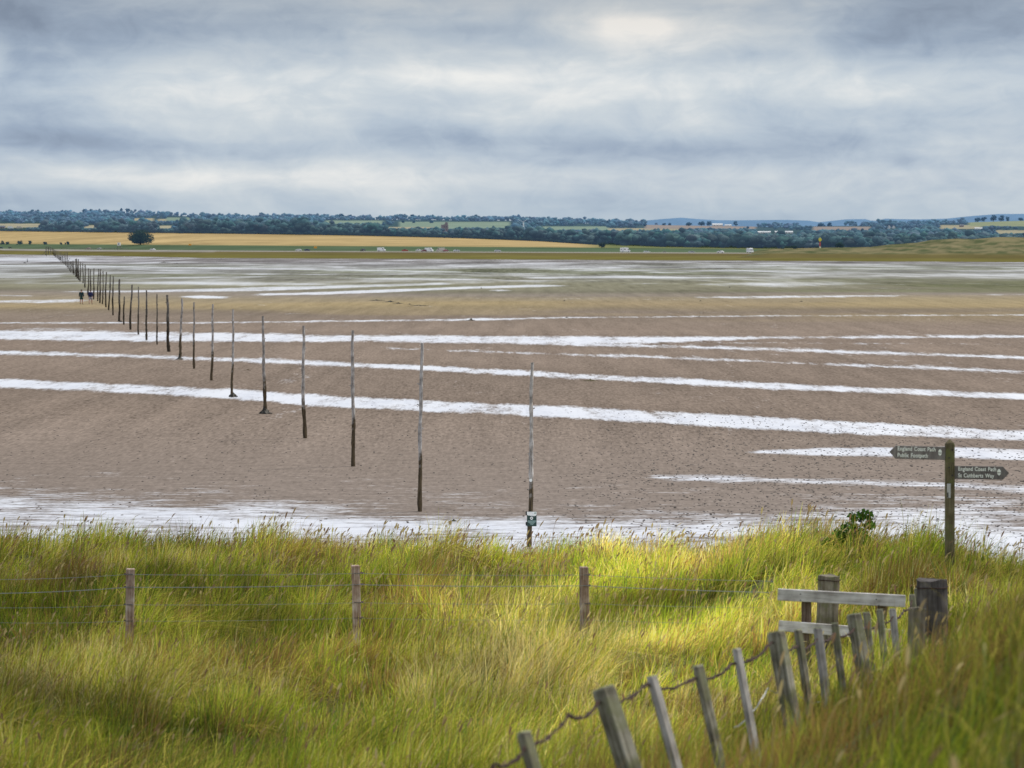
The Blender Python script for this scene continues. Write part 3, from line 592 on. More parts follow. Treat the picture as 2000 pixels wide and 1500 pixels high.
# ------------------------------------------------------------------ dune grass
def build_grass():
    r = np.random.default_rng(42)
    # tussocks
    nc = 5800; Yc = np.sqrt(r.uniform(7.5**2, 66**2, nc)); Xc = r.uniform(-1450, 1450, nc)*Yc/F
    blades = []
    ncol = fbm(Xc/3.0, Yc/5.0, 71, 3); lean = (fbm(Xc/4, Yc/5, 72, 2)-.5)*2.2+r.normal(0, .75, nc); leany = r.normal(0, .6, nc); bushy = r.uniform(.55, 1.25, nc)
    cnt = r.integers(45, 110, nc); ci = np.repeat(np.arange(nc), cnt); nb = len(ci)
    a = r.uniform(0, 2*np.pi, nb); rad = np.sqrt(r.uniform(0, 1, nb))*r.uniform(.12, .42, nc)[ci]
    X = Xc[ci]+np.cos(a)*rad; Y = Yc[ci]+np.sin(a)*rad
    out = rad/.35
    nf = 150000; Yf = np.sqrt(r.uniform(7.0**2, 66.5**2, nf)); Xf = r.uniform(-1480, 1480, nf)*Yf/F
    X = np.concatenate([X, Xf]); Y = np.concatenate([Y, Yf]); n = len(X)
    dirx = np.concatenate([np.cos(a)*out*.75+lean[ci]*.5, r.normal(0, .45, nf)]); diry = np.concatenate([np.sin(a)*out*.75+leany[ci]*.5, r.normal(0, .45, nf)])
    wind = .55+.5*fbm(X/2.5, Y/4, 73, 3)
    dirx = dirx+wind*.62+r.normal(0, .42, n); diry = diry-.12+r.normal(0, .42, n)
    tall = fbm(X/2.2, Y/3.5, 74, 3); Lb = (.22+.66*tall)*(1-.12*np.exp(-((Y-46)/4)**2))*np.concatenate([bushy[ci], r.uniform(.45, .85, nf)])*r.uniform(.6, 1.25, n)
    Lb *= np.where(Y > 60, .8, 1)
    bend = np.clip(r.normal(.72, .34, n)+(wind-.8)*.7, .08, 1.5)
    # flattened swathes
    fl = sstep(.50, .64, fbm(X/1.5, Y/2.4, 75, 3)); bend = bend*(1+.9*fl); Lb = Lb*(1+.25*fl); sw = (fbm(X/3, Y/4, 88, 2)-.45)*4*fl; dirx = dirx+.5*fl; diry = diry+sw
    pxb = 1000+F*X/Y; Lb = np.where((np.abs(pxb-1815) < 52) & (Y > 32.0) & (Y < 36.3), Lb*.35, Lb)
    Z = ground(X, Y)-.03
    dl = np.sqrt(dirx**2+diry**2)+1e-6; ux, uy = dirx/dl, diry/dl; k = np.minimum(dl, 1.2)*bend
    wd = np.where(Y < 22, .0025, .0031)*r.uniform(.6, 1.5, n)*(1+np.clip(Y-25, 0, 40)/45)
    yaw = r.uniform(-.9, .9, n); wx, wy = np.cos(yaw), np.sin(yaw)
    T = np.array([0, .3, .58, .82, 1.0]); ww = np.array([1, .9, .7, .42, .0])
    V = np.empty((n, 9, 3), np.float32); 
    for i, (t, q) in enumerate(zip(T, ww)):
        hx_ = Lb*(t*t*.75*k+.12*k*t); hz_ = Lb*(t-np.clip(.42*k*k, 0, .78)*t*t)
        cx = X+ux*hx_; cy = Y+uy*hx_; cz = Z+hz_
        if i < 4:
            V[:, 2*i] = np.stack([cx-wx*wd*q, cy-wy*wd*q, cz], -1); V[:, 2*i+1] = np.stack([cx+wx*wd*q, cy+wy*wd*q, cz], -1)
        else: V[:, 8] = np.stack([cx, cy, cz], -1)
    b = np.arange(n)[:, None]*9
    f = np.concatenate([b+np.array([[0, 1, 3]]), b+np.array([[0, 3, 2]]), b+np.array([[2, 3, 5]]), b+np.array([[2, 5, 4]]), b+np.array([[4, 5, 7]]), b+np.array([[4, 7, 6]]), b+np.array([[6, 7, 8]])], 0)
    # colour
    pal = np.array([(.085, .110, .016), (.21, .245, .022), (.37, .365, .042), (.54, .42, .10), (.64, .50, .24), (.28, .16, .06), (.13, .20, .05)])
    px = 1000+F*X/Y
    gold = np.exp(-((px-1330)/650)**2)*sstep(24, 40, Y)          # yellower, brighter centre: warm light and vignette falloff put into the colour
    brown = sstep(.48, .62, fbm(X/2.0+9, Y/3+4, 76, 3))
    patch = np.concatenate([ncol[ci], fbm(Xf/3.0, Yf/5.0, 71, 3)])
    hol = fbm(X/1.5, Y/2.6, 5, 3); u = r.uniform(0, 1, n)*.85+.05+(patch-.5)*1.3+(hol-.5)*.7+gold*.22
    idx = np.select([u < .20, u < .50, u < .82, u < 1.02], [0, 1, 2, 3], 4)
    tus = np.concatenate([r.uniform(0, 1, nc)[ci], np.full(nf, .5)]); u = u+(tus-.5)*.45; idx = np.select([u < .20, u < .50, u < .82, u < 1.02], [0, 1, 2, 3], 4)
    idx = np.where(r.uniform(0, 1, n) < .15+.55*brown*(1-.4*gold)+.35*(tus > .92), 5, idx); idx = np.where((r.uniform(0, 1, n) < .10), 6, idx)
    idx = np.where(r.uniform(0, 1, n) < .22*fl, 3, idx)
    c = pal[idx]*r.uniform(.7, 1.35, (n, 1))*(.86+.66*gold)[:, None]*(.62+.76*sstep(.3, .68, fbm(X/1.3+5, Y/2.2, 79, 4)))[:, None]
    lat = np.clip(np.abs(px-1200)/1250, 0, 1)[:, None]; c = c*1.15*(1-.24*lat)*np.array([.98, 1.06, .92])  # vignette falloff put into the colour: blades darken towards both sides
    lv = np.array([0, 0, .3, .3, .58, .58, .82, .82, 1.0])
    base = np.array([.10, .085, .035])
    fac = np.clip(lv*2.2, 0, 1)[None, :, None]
    C = base*(1-fac)*.45+c[:, None, :]*fac*(1+.25*lv[None, :, None])  # root shade painted in: blades darken towards their foot
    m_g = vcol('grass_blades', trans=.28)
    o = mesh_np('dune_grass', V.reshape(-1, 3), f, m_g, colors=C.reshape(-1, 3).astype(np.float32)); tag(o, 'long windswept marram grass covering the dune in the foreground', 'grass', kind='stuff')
    # flowering stalks
    n = 5600; Y = np.sqrt(r.uniform(24**2, 64**2, n)); Y[:2300] = r.normal(56, 3.2, 2300).clip(47, 64); Y[-260:] = r.uniform(9, 24, 260); X = r.uniform(-1400, 1400, n)*Y/F; Z = ground(X, Y)
    Lb = r.uniform(.5, .9, n)*(.8+.35*fbm(X/2, Y/3, 81, 2))*np.where(r.uniform(0, 1, n) < .12, 1.3, 1); k = r.uniform(.15, .8, n); ux = np.clip(r.normal(.8, .45, n), -1, 1); uy = r.normal(0, .25, n)
    T = np.array([0, .4, .7, .84, .88, .94, .98, 1.0]); ww = np.array([.0022, .002, .0018, .002, .010, .012, .007, .001])*.9
    droop = r.uniform(0, .5, n); V = np.empty((n, 16, 3), np.float32); wsc = 1+np.clip(Y-20, 0, 50)/60
    for i, (t, q) in enumerate(zip(T, ww)):
        e = max(0, t-.8)/.2
        h_ = Lb*(.55*k*t*t+.10*e*droop); z_ = Lb*(t-.25*k*t*t-.16*e*e*droop)
        cx, cy, cz = X+ux*h_, Y+uy*h_, Z+z_; q = q*wsc
        V[:, 2*i] = np.stack([cx-q, cy, cz-q*.3], -1); V[:, 2*i+1] = np.stack([cx+q, cy, cz+q*.3], -1)
    b = np.arange(n)[:, None]*16; f = np.concatenate([b+np.array([[2*i, 2*i+1, 2*i+3, 2*i+2]]) for i in range(7)], 0)
    hc = np.array([(.45, .34, .15), (.55, .43, .20), (.26, .16, .09), (.36, .26, .13)])[r.integers(0, 4, n)]*r.uniform(.8, 1.2, (n, 1))
    px = 1000+F*X/Y; g_ = np.exp(-((px-1330)/600)**2)[:, None]; hc = hc*(.85+.5*g_)  # heads brightened around the same centre, light put into their colour
    sc_ = np.where(np.arange(16)[None, :, None] < 7, .75, 1.0); C = hc[:, None, :]*sc_
    o = mesh_np('grass_seed_heads', V.reshape(-1, 3), f, m_g, colors=C.reshape(-1, 3).astype(np.float32)); tag(o, 'pale and brown flowering heads rising above the dune grass', 'grass', kind='stuff')
build_grass()

# worm casts on the sand
r = np.random.default_rng(5); n = 15000
py = r.uniform(790, 1090, n); px = r.uniform(-200, 2300, n)
keep = r.uniform(0, 1, n) < (.12+.88*sstep(1000, 1350, px))*(sstep(775, 850, py))*(.3+.9*sstep(1080, 930, py)); px, py = px[keep], py[keep]; n = len(px)
Y = CZ*F/(py-HY); X = (px-1000)*Y/F; h = r.uniform(.008, .022, n)*(.7+.3*Y/90); wdt = r.uniform(.017, .046, n)*(.8+.2*Y/90)
bvv, bff = ico(1); V = bvv[None]*np.stack([wdt, wdt*2.2, h], -1)[:, None, :]*(1+r.uniform(-.3, .3, (n, len(bvv), 1)))+np.stack([X, Y, 0*X], -1)[:, None, :]
Fc = (bff[None]+(np.arange(n)*len(bvv))[:, None, None]).reshape(-1, 3)
o = mesh_np('worm_casts', V.reshape(-1, 3), Fc, plain('dark_cast', (.075, .062, .055), .9)); tag(o, 'dark little worm casts and stones dotted over the near sand', 'worm casts', kind='stuff')

# ------------------------------------------------------------------ marker poles
m_pole = wood('pole_wood', (.12, .105, .095), (.29, .265, .25), (.50, .47, .45), (1.2, 1.5), ((.022, .017, .012), (.13, .095, .055)), 40)
m_pole_far = wood('far_pole_wood', (.05, .045, .04), (.11, .10, .09), (.20, .18, .16), (1.6, 2.4), ((.015, .012, .010), (.06, .045, .03)), 30)
m_weed = plain('seaweed', (.018, .015, .009), .6, 0, .5, 20)
ORD = ['first', 'second', 'third', 'fourth', 'fifth', 'sixth', 'seventh', 'eighth', 'ninth', 'tenth', 'eleventh', 'twelfth', 'thirteenth', 'fourteenth', 'fifteenth', 'sixteenth', 'seventeenth', 'eighteenth', 'nineteenth', 'twentieth',
       'twenty-first', 'twenty-second', 'twenty-third', 'twenty-fourth', 'twenty-fifth', 'twenty-sixth', 'twenty-seventh', 'twenty-eighth', 'twenty-ninth', 'thirtieth', 'thirty-first', 'thirty-second', 'thirty-third', 'thirty-fourth', 'thirty-fifth', 'thirty-sixth']
POLES = [(1036, 1068, 1038, 708, 5.2), (820, 999, 822, 670, 5.0), (689, 911, 688, 645, 4.6), (596, 856, 592, 636, 4.4), (517, 808, 513, 617, 3.8), (454, 775, 455, 604, 3.8), (414, 743, 415, 594, 3.8), (378, 720, 379, 590, 3.2), (351, 702, 355, 583, 4.0), (329, 687, 328, 576, 4.6),
         (307, 673, 307, 574, 2.2), (287, 664, 286, 567, 3.0), (271, 653, 270, 560, 2.4), (255, 644, 257, 556, 3.2), (242, 634, 242, 579, 2.6), (232, 628, 233, 545, 3.2), (221, 616, 221, 539, 2.4), (213, 606, 215, 537, 2.2), (207, 600, 207, 531, 2.4), (201, 594, 201, 529, 2.0), (195.5, 592, 196, 526, 2.4), (191, 588, 192, 525, 2.0),
         (182, 585, 184, 524, 2.0), (176.5, 580, 176.5, 526, 2.0), (172, 576, 173, 524, 2.0), (166, 562, 166, 516, 2), (162, 553, 162, 514, 1.6), (157, 550, 157, 512, 1.6), (153, 547, 153, 506, 2), (151, 544, 150, 505, 2), (148, 541, 148, 506, 1.7), (144, 537, 144, 509, 1.4), (142, 534, 142, 509, 1.4), (139, 532, 139, 510, 1.4),
         (136.5, 529, 137, 510, 1.3), (134, 525, 134, 508, 1.3)]
FARP = [(131, 522, 492), (128, 519, 493), (125, 516, 494), (122, 513.5, 495), (119, 511, 493), (116.5, 509, 492), (114, 507, 491), (111.5, 505, 490), (109, 503, 489), (107, 501, 488), (105, 499.5, 486), (103, 498, 485), (101.5, 497, 484), (100, 496, 484), (98.5, 495, 483), (97, 494, 482.5)]
def pole_mesh(h, rb, lx, seed, n=9, segs=34, knots=9):
    rd = random.Random(seed); bm = bmesh.new(); pts = []; rad = []
    ph = [rd.uniform(0, 6.28) for _ in range(4)]
    kn = [rd.uniform(.1, .95) for _ in range(knots)]
    for i in range(segs+1):
        t = i/segs; z = -.35+(h+.35)*t
        wx = .25*rb*math.sin(ph[0]+t*7)+.35*rb*math.sin(ph[1]+t*3.1)+rb*.12*math.sin(ph[3]+t*19)
        pts.append((lx*max(0, z)/h+wx, .3*rb*math.sin(ph[2]+t*5), z))
        q = rb*(1.02-.36*t)*(1+rd.uniform(-.07, .07)); q *= 1+.22*max([0]+[1-abs(t-k)*segs for k in kn]); rad.append(q)
    tube(bm, pts, rad, n, .08, rd)
    for k in kn[:5]:       # stubs of cut branches
        a = rd.uniform(0, 6.28); z = -.35+(h+.35)*k
        if z < .4: continue
        c = Vector((lx*z/h, 0, z)); e = Vector((math.cos(a), math.sin(a)*.6, rd.uniform(.2, .6)))*rb*1.6
        tube(bm, [c, c+e], [rb*.35, rb*.22], 5)
    return bm
def weed_lump(bm, R_, H_, seed, n=26):
    rd = random.Random(seed)
    for _ in range(n):
        a = rd.uniform(0, 6.28); rr = rd.uniform(.02, 1)*R_; zt = H_*(1-rr/R_)*rd.uniform(.5, 1.2)
        p0 = Vector((math.cos(a)*rr*.3, math.sin(a)*rr*.3, zt+.01)); p1 = Vector((math.cos(a)*rr*.8, math.sin(a)*rr*.8, zt*.45)); p2 = Vector((math.cos(a)*rr*1.25, math.sin(a)*rr*1.25, .0))
        tube(bm, [p0, p1, p2], [H_*.2, H_*.22, H_*.08], 5, .3, rd)
first = None
def pole_label(i):
    if i == 1: return 'tall knotty grey pole standing second from the green notice, beside the shiny strand'
    if i == 3: return 'crooked grey marker pole with leaning top, fourth from the green notice'
    if i == 4: return 'marker pole with a flared heap of black weed at its foot, fifth in line'
    if i == 5: return 'marker pole with a dark clump at its foot in the wet band, sixth in line'
    if i == 9: return 'thickest dark brown marker pole, tenth from the green notice'
    if i == 14: return 'short stubby dark pole, fifteenth from the green notice'
    return '%s marker pole counted from the one with the green notice' % ORD[i]
for i, (bx, by, tx, ty, wpx) in enumerate(POLES):
    p = onsand(bx, by); k = F/p.y; h = (by-ty)/k; rb = wpx/k*(.86 if i < 5 else .68); lx = (tx-bx)/k
    far = i >= 12
    mat = m_pole_far if i >= 9 else m_pole
    if i in (0, 4, 5, 8):
        t = thing('marker_pole', 'tall weathered grey pole carrying the green notice and white disc, nearest the grass' if i == 0 else (pole_label(i) if i != 8 else 'slanting marker pole with black weed round its foot, ninth in line'), 'pole', p, 0, 'marker poles across the sand')
        obj('shaft', pole_mesh(h, rb, lx, i, 10 if i < 6 else 7), mat, t)
        if i:
            bm = bmesh.new(); weed_lump(bm, .27 if i == 4 else .22, .34 if i == 4 else .3, i); obj('weed_clump', bm, m_weed, t)
        else: pole0 = t; pole0_h = h; pole0_r = rb
        continue
    o = obj('marker_pole', pole_mesh(h, rb, lx, i, 9 if i < 8 else 6, 34 if i < 12 else 16, 9 if i < 12 else 4), mat, None, p)
    tag(o, pole_label(i), 'pole', 'marker poles across the sand')
src = None
for i, (bx, by, ty) in enumerate(FARP):
    p = onsand(bx, by); k = F/p.y; h = (by-ty)/k
    if src is None: src = o = obj('marker_pole', pole_mesh(5.0, .16, .1, 99, 6, 12, 3), m_pole_far, None, p)
    else: o = src.copy(); col.objects.link(o); o.location = p
    o.scale = (max(1, .75/k/.16), 1, h/5.0); tag(o, 'thin dark marker pole in the crowded far end of the line', 'pole', 'marker poles crowded at the far end')

def text_part(name, body, size, mat, parent, loc, rot, ext=.002, sx=1):
    cu = bpy.data.curves.new(name, 'FONT'); cu.body = body; cu.size = size; cu.extrude = ext; cu.space_character = 1.08; cu.space_word = 1.25; cu.offset = size*.022
    tmp = bpy.data.objects.new(name, cu); col.objects.link(tmp); bpy.context.view_layer.update()
    me = bpy.data.meshes.new_from_object(tmp.evaluated_get(bpy.context.evaluated_depsgraph_get())); bpy.data.objects.remove(tmp)
    o = bpy.data.objects.new(name, me); col.objects.link(o); me.materials.clear(); me.materials.append(mat); o.parent = parent; o.location = loc; o.rotation_euler = rot; o.scale = (sx, 1, 1)
    return o
m_white = plain('white_paint', (.82, .83, .82), .5, 0, .05, 8); m_dgreen = plain('dark_green_print', (.012, .045, .040), .45, 0, .1, 6); m_pale = plain('pale_green_print', (.33, .47, .45), .5, 0, .1, 10); m_black = plain('black_plastic', (.015, .015, .017), .5)
m_grn = plain('green_logo', (.04, .20, .10), .5)
def disc(bm, c, r, th=.004, n=24, ax='y'):
    tube(bm, [Vector(c), Vector(c)+Vector((0, -th, 0))], r, n)
# the notice: photo 1028-1048 x 998-1026, pole at D=71.7 -> 83.7 px per metre
kk = F/pole0.location.y
def pl0(px, py): return Vector(((px-1036)/kk, -.16, (1068-py)/kk))
c = pl0(1038.5, 1012.5); nb = bmesh.new(); box(nb, c, (.225, .012, .34), bev=.003); notice = obj('notice_board', nb, m_dgreen, pole0)
nb = bmesh.new(); x0, x1, zt, zb = c.x-.111, c.x+.111, c.z+.169, c.z+.088
prof = [(x1, zt), (x0, zt), (x0, zb+.01)]+[(x0+(x1-x0)*q/10, zb+.01-.028*math.sin(math.pi*q/10*.62+.2)) for q in range(1, 10)]+[(x1, zb+.012)]
prism(nb, prof, c.y-.0085, c.y-.0065); obj('white_header', nb, m_white, notice)
nb = bmesh.new(); prism(nb, [(x1-.05, zt-.022), (x1-.02, zt-.018), (x1-.018, zt-.042), (x1-.045, zt-.045)], c.y-.011, c.y-.009); obj('green_logo', nb, m_grn, notice)
nb = bmesh.new(); disc(nb, (c.x-.005, c.y-.0065, c.z+.02), .036); obj('white_circle', nb, m_white, notice)
nb = bmesh.new(); cx, cz_ = c.x-.005, c.z+.02          # small bird shape inside the circle
prism(nb, [(cx-.026, cz_+.004), (cx-.012, cz_+.012), (cx+.004, cz_+.012), (cx+.014, cz_+.002), (cx+.026, cz_-.002), (cx+.010, cz_-.008), (cx-.006, cz_-.012), (cx-.016, cz_-.002)], c.y-.0135, c.y-.0115); obj('bird_symbol', nb, m_black, notice)
for q, (dz, wd_) in enumerate(((-.042, .18), (-.062, .185), (-.082, .16), (-.104, .10), (-.128, .06))):
    nb = bmesh.new()
    rd = random.Random(q); xx = c.x-wd_/2
    while xx < c.x+wd_/2:
        l_ = rd.uniform(.012, .03); box(nb, (xx+l_/2, c.y-.0075, c.z+dz), (l_*.85, .002, .0115)); xx += l_
    obj('text_line', nb, m_pale, notice)
for zz in (.135, -.115):
    nb = bmesh.new(); box(nb, (c.x-.125, -.12, c.z+zz), (.035, .06, .085), bev=.004); obj('mounting_bracket', nb, m_black, pole0)
nb = bmesh.new(); q = pl0(1036.5, 937.5); disc(nb, (q.x, -.075, q.z), .036, .01); obj('waymark_disc', nb, m_white, pole0)

# ------------------------------------------------------------------ fingerpost at D = 45
D = 45.0; k = F/D; gz = float(ground(855*D/F, D, False))
sp = thing('fingerpost', 'wooden signpost with two grey pointing boards at the grass edge', 'signpost', (855*D/F, D, gz))
def lz(py): return CZ-(py-HY)/k-gz
m_sp = wood('signpost_wood', (.055, .047, .022), (.12, .10, .055), (.20, .17, .10), moss=.7); m_bd = wood('grey_board', (.12, .105, .095), (.18, .16, .15), (.24, .22, .205), grain=30)
m_let = plain('cream_lettering', (.86, .88, .80), .6, 0, .15, 30)
bm = bmesh.new(); h = lz(866)+.4; box(bm, (0, 0, -.4+h/2), (.132, .132, h), bev=.012)
top = [bm.verts.new(v) for v in ((-.06, -.06, lz(866)+.003), (.06, -.06, lz(866)+.003), (.06, .06, lz(866)+.003), (-.06, .06, lz(866)+.003))]; ap = bm.verts.new((0, 0, lz(857.5)))
for a in range(4): bm.faces.new((top[a], top[(a+1) % 4], ap))
obj('post', bm, m_sp, sp)
for xq, yq in ((.028, 878), (-.02, 893.5), (-.02, 912.5), (.028, 928)):
    bm = bmesh.new(); disc(bm, (xq, -.0665, lz(yq)), .012, .004, 8); obj('bolt', bm, m_black, sp)
def acorn(parent, cx, cz, s=1, y=0):
    bm = bmesh.new(); n = 12
    pr = [(cx+.027*s*math.cos(a), cz+.006+.050*s*math.sin(a)) for a in [math.pi*i/n for i in range(n+1)]]; prism(bm, pr, y-.004, y-.0015)
    pr = [(cx-.027*s, cz-.004), (cx-.022*s, cz-.022*s), (cx-.006*s, cz-.034*s), (cx, cz-.046*s), (cx+.006*s, cz-.034*s), (cx+.022*s, cz-.022*s), (cx+.027*s, cz-.004)]; prism(bm, pr, y-.004, y-.0015)
    obj('acorn_emblem', bm, m_let, parent)
def board(xr, py_in, py_out, lines, left):
    ln = xr; s = -1 if left else 1; zc = lz(py_in); hgt = .192
    bm = bmesh.new(); pr = [(0, -hgt/2), (s*(ln-.09), -hgt/2), (s*ln, 0), (s*(ln-.09), hgt/2), (0, hgt/2)]
    if left: pr = pr[::-1]
    prism(bm, pr, -.022, .022); bmesh.ops.bevel(bm, geom=bm.edges[:], offset=.003, segments=1, affect='EDGES')
    b = obj('finger_board', bm, m_bd, sp, (s*.0655, -.008, zc)); tilt = math.atan2((py_out-py_in)/k, ln); b.rotation_euler = (0, tilt*s, 0)
    b['label'] = 'left pointing board of the signpost' if left else 'right pointing board of the signpost'
    x0 = -ln+.115 if left else .052
    text_part('lettering', lines[0], .082, m_let, b, (x0, -.0235, .028), (R(90), 0, 0), .001, .79); text_part('lettering', lines[1], .082, m_let, b, (x0, -.0235, -.068), (R(90), 0, 0), .001, .79)
    acorn(b, -.082 if left else ln-.15, .005, 1.0, -.0225)
board(.82, 885.5, 882.5, ('England Coast Path', 'Public Footpath'), True)
board(.80, 922.5, 924.0, ('England Coast Path', 'St Cuthberts Way'), False)
bm = bmesh.new(); box(bm, (-.028, -.074, lz(958)), (.055, .012, .21), bev=.004); pa = obj('metal_plate', bm, plain('pale_metal', (.5, .5, .5), .35, .3), sp); pa.rotation_euler = (0, 0, R(3))
bm = bmesh.new(); box(bm, (-.045, -.0825, lz(966)), (.018, .003, .075)); obj('dark_arrow', bm, m_black, pa)

# ------------------------------------------------------------------ wire fence
m_fp = wood('fence_post_wood', (.15, .075, .05), (.36, .26, .20), (.58, .50, .44), grain=50); m_wire = plain('galvanised_wire', (.30, .32, .34), .45, .6); m_rust = plain('rusty_wire', (.040, .018, .012), .95, 0, .5, 60)
D = 46.0; k = F/D; wf = thing('wire_fence', 'low fence of three square posts and thin wires running through the grass', 'fence', ((700-1000)/k, D, 0))
ox = wf.location.x
fpost = [(251, 1111), (701, 1104), (1144, 1107)]
for i, (px, pt) in enumerate(fpost):
    bm = bmesh.new(); zt = CZ-(pt-HY)/k; box(bm, (0, 0, (zt+.3)/2), (.125, .125, zt-.3), bev=.01, jit=.004)
    o = obj('post', bm, m_fp, wf, ((px-1000)/k-ox, 0, 0)); o.rotation_euler = (0, R((-1.3, 2.2, 1.2)[i])*-1*.6, R((8, 4, 10)[i]))
for wi, (ys) in enumerate(((1135, 1131, 1121, 1119, 1122, 1135), (1163, 1158, 1146, 1141, 1143, 1157), (1192, 1186, 1180, 1176, 1178, 1186), (1222, 1215, 1212, 1206, 1210, 1218))):
    xs = (-500, 0, 251, 701, 1144, 1560); bm = bmesh.new(); pts = []
    for a in range(5):
        for q in range(8):
            t = q/8; sag = 4*t*(1-t)*2.0; pts.append(Vector(((xs[a]*(1-t)+xs[a+1]*t-1000)/k-ox, -.075+random.uniform(-.004, .004), CZ-(ys[a]*(1-t)+ys[a+1]*t+sag-HY)/k)))
    tube(bm, pts, (.0030, .0048, .0024, .0020)[wi], 5); obj('wire', bm, m_wire, wf)
    for (px, pt), yv in zip(fpost, ys[2:5]):
        bm = bmesh.new(); box(bm, ((px-1000)/k-ox, 0, CZ-(yv-HY)/k), (.135, .135, .012)); obj('wire_tie', bm, m_rust, wf)

# ------------------------------------------------------------------ leaning paling fence on the right
m_st = wood('stake_wood', (.05, .045, .03), (.17, .155, .115), (.38, .36, .30), grain=45, moss=.55); m_st2 = wood('pale_stake_wood', (.13, .12, .11), (.30, .28, .26), (.46, .44, .42), grain=45)
STK = [  # top px,py, lower px,py, width px, depth, thick
 (1024, 1432, 1060, 1560, 30, 16.0, 0), (1178, 1345, 1235, 1520, 36, 18.0, 1), (1273, 1322, 1322, 1500, 24, 19.5, 2), (1363, 1301, 1408, 1500, 22, 21.0, 0), (1438, 1268, 1472, 1450, 20, 22.3, 2), (1516, 1235, 1546, 1400, 28, 23.5, 1), (1558, 1231, 1580, 1380, 18, 25.5, 0),
 (1597, 1227, 1612, 1350, 18, 27.0, 2), (1630, 1218, 1645, 1340, 15, 28.5, 0), (1668, 1200, 1690, 1330, 22, 29.5, 1), (1692, 1197, 1703, 1310, 14, 31.0, 0), (1718, 1191, 1728, 1290, 14, 32.0, 0), (1743, 1189, 1752, 1280, 13, 33.0, 2), (1781, 1162, 1788, 1230, 11, 36.5, 0), (1791, 1150, 1798, 1220, 12, 37.0, 0)]
pf = thing('paling_fence', 'row of leaning weathered stakes joined by a rusty wire', 'fence', tuple(at(1178, 1345, 18.0)-Vector((0, 0, 1.4))))
B = pf.location.copy(); wpts = []
for i, (tx, ty, bx, by, wp, D, th) in enumerate(STK):
    a = at(tx, ty, D); b = at(bx, by, D-.12); dv = (a-b).normalized(); L_ = 1.45 if D < 30 else 1.2; wd = wp*D/F
    bm = bmesh.new(); zl = -L_
    if th == 1: box(bm, (0, 0, -L_/2), (wd, wd*1.05, L_), bev=wd*.12, jit=.004)
    else: box(bm, (0, 0, -L_/2), (wd, wd*.62, L_), bev=wd*.15, jit=.004)
    o = obj('stake', bm, m_st2 if th == 2 else m_st, pf, a-B)
    o.rotation_euler = (dv.to_track_quat('Z', 'Y')).to_euler(); o.rotation_euler.rotate_axis('Z', R(random.uniform(-14, 14))-0)
    # pale sawn top
    bm = bmesh.new(); box(bm, (0, 0, .003), (wd*.86, wd*(.9 if th == 1 else .5), .008), jit=.001); c_ = obj('sawn_top', bm, plain('lichen_top', (.42, .42, .27), .9) if i == 0 else bpy.data.materials['lichen_top'], o)
    if i < 15: wpts.append((a-dv*(.17 if i < 9 else .12), wd))
def twisted(bm, pts, r_, nper=10, amp=.012):
    out_ = []; rd = random.Random(3)
    for a, b in zip(pts, pts[1:]):
        for q in range(nper):
            t = q/nper; out_.append(a.lerp(b, t)+Vector((rd.uniform(-amp, amp), rd.uniform(-amp, amp), rd.uniform(-amp, amp)-.05*4*t*(1-t))))
    out_.append(pts[-1]); rr_ = [r_*rd.uniform(.6, 1.5) for _ in out_]
    tube(bm, out_, rr_, 6, .3, rd)
seq = [at(900, 1560, 14.8), at(965, 1492, 15.3)]+[at(*v) for v in ((1030, 1452, 16.0), (1110, 1396, 17.0), (1168, 1372, 17.9), (1262, 1336, 19.4), (1355, 1324, 20.9), (1430, 1296, 22.2), (1508, 1253, 23.4), (1556, 1262, 25.4), (1597, 1246, 27.0), (1630, 1236, 28.4), (1668, 1228, 29.4), (1692, 1222, 31), (1720, 1212, 32.1), (1745, 1203, 33), (1765, 1192, 35), (1782, 1172, 36.5))]
bm = bmesh.new(); twisted(bm, [v-B for v in seq], .0095, 18, .006); obj('rusty_wire', bm, m_rust, pf)
seq = [at(*v) for v in ((1435, 1420, 22.2), (1500, 1345, 23.2), (1540, 1335, 24), (1600, 1372, 26.8), (1700, 1378, 31), (1760, 1372, 33))]
bm = bmesh.new(); twisted(bm, [v-B for v in seq], .0035, 9, .006); obj('rusty_wire', bm, m_wire, pf)

# rail barrier
m_rail = wood('silvered_rail', (.30, .27, .25), (.58, .55, .53), (.76, .73, .72), grain=26); m_rp = wood('brown_post', (.06, .035, .025), (.16, .11, .08), (.26, .20, .16), grain=40)
D = 38.0; k = F/D; rb_ = thing('rail_barrier', 'short silvery barrier of two planks on brown posts', 'barrier', ((1645-1000)/k, D, 1.5))
def rl(px, py, dy=0): return Vector(((px-1645)/k, dy, CZ-(py-HY)/k-1.5))
def plank(name, a, b, hgt, th, mat, parent):
    d_ = b-a; bm = bmesh.new(); box(bm, (0, 0, 0), (d_.length, th, hgt), bev=.006, jit=.004)
    o = obj(name, bm, mat, parent, (a+b)/2); o.rotation_euler = (0, -math.atan2(d_.z, d_.x), 0); return o
m_railx = m_rail.copy(); 
for n_ in m_railx.node_tree.nodes:
    if n_.type == 'MAPPING': n_.inputs['Scale'].default_value = (.06, 1, 1)
pk = plank('rail', rl(1519, 1161), rl(1768, 1174), .145, .05, m_railx, rb_); plank('rail', rl(1521, 1222), rl(1772, 1242), .135, .05, m_railx, rb_)
for px, pt in ((1576, 1153), (1724, 1161)):
    bm = bmesh.new(); zt = rl(px, pt).z; box(bm, (0, 0, zt/2-.3), (.115, .1, zt+.6), bev=.01, jit=.004); obj('post', bm, m_rp, rb_, (rl(px, 0).x, .08, 0))
for px, py in ((1563, 1160), (1563, 1172), (1711, 1170), (1716, 1182)):
    bm = bmesh.new(); disc(bm, rl(px, py, -.026), .008, .003, 8); obj('nail', bm, m_black, rb_)
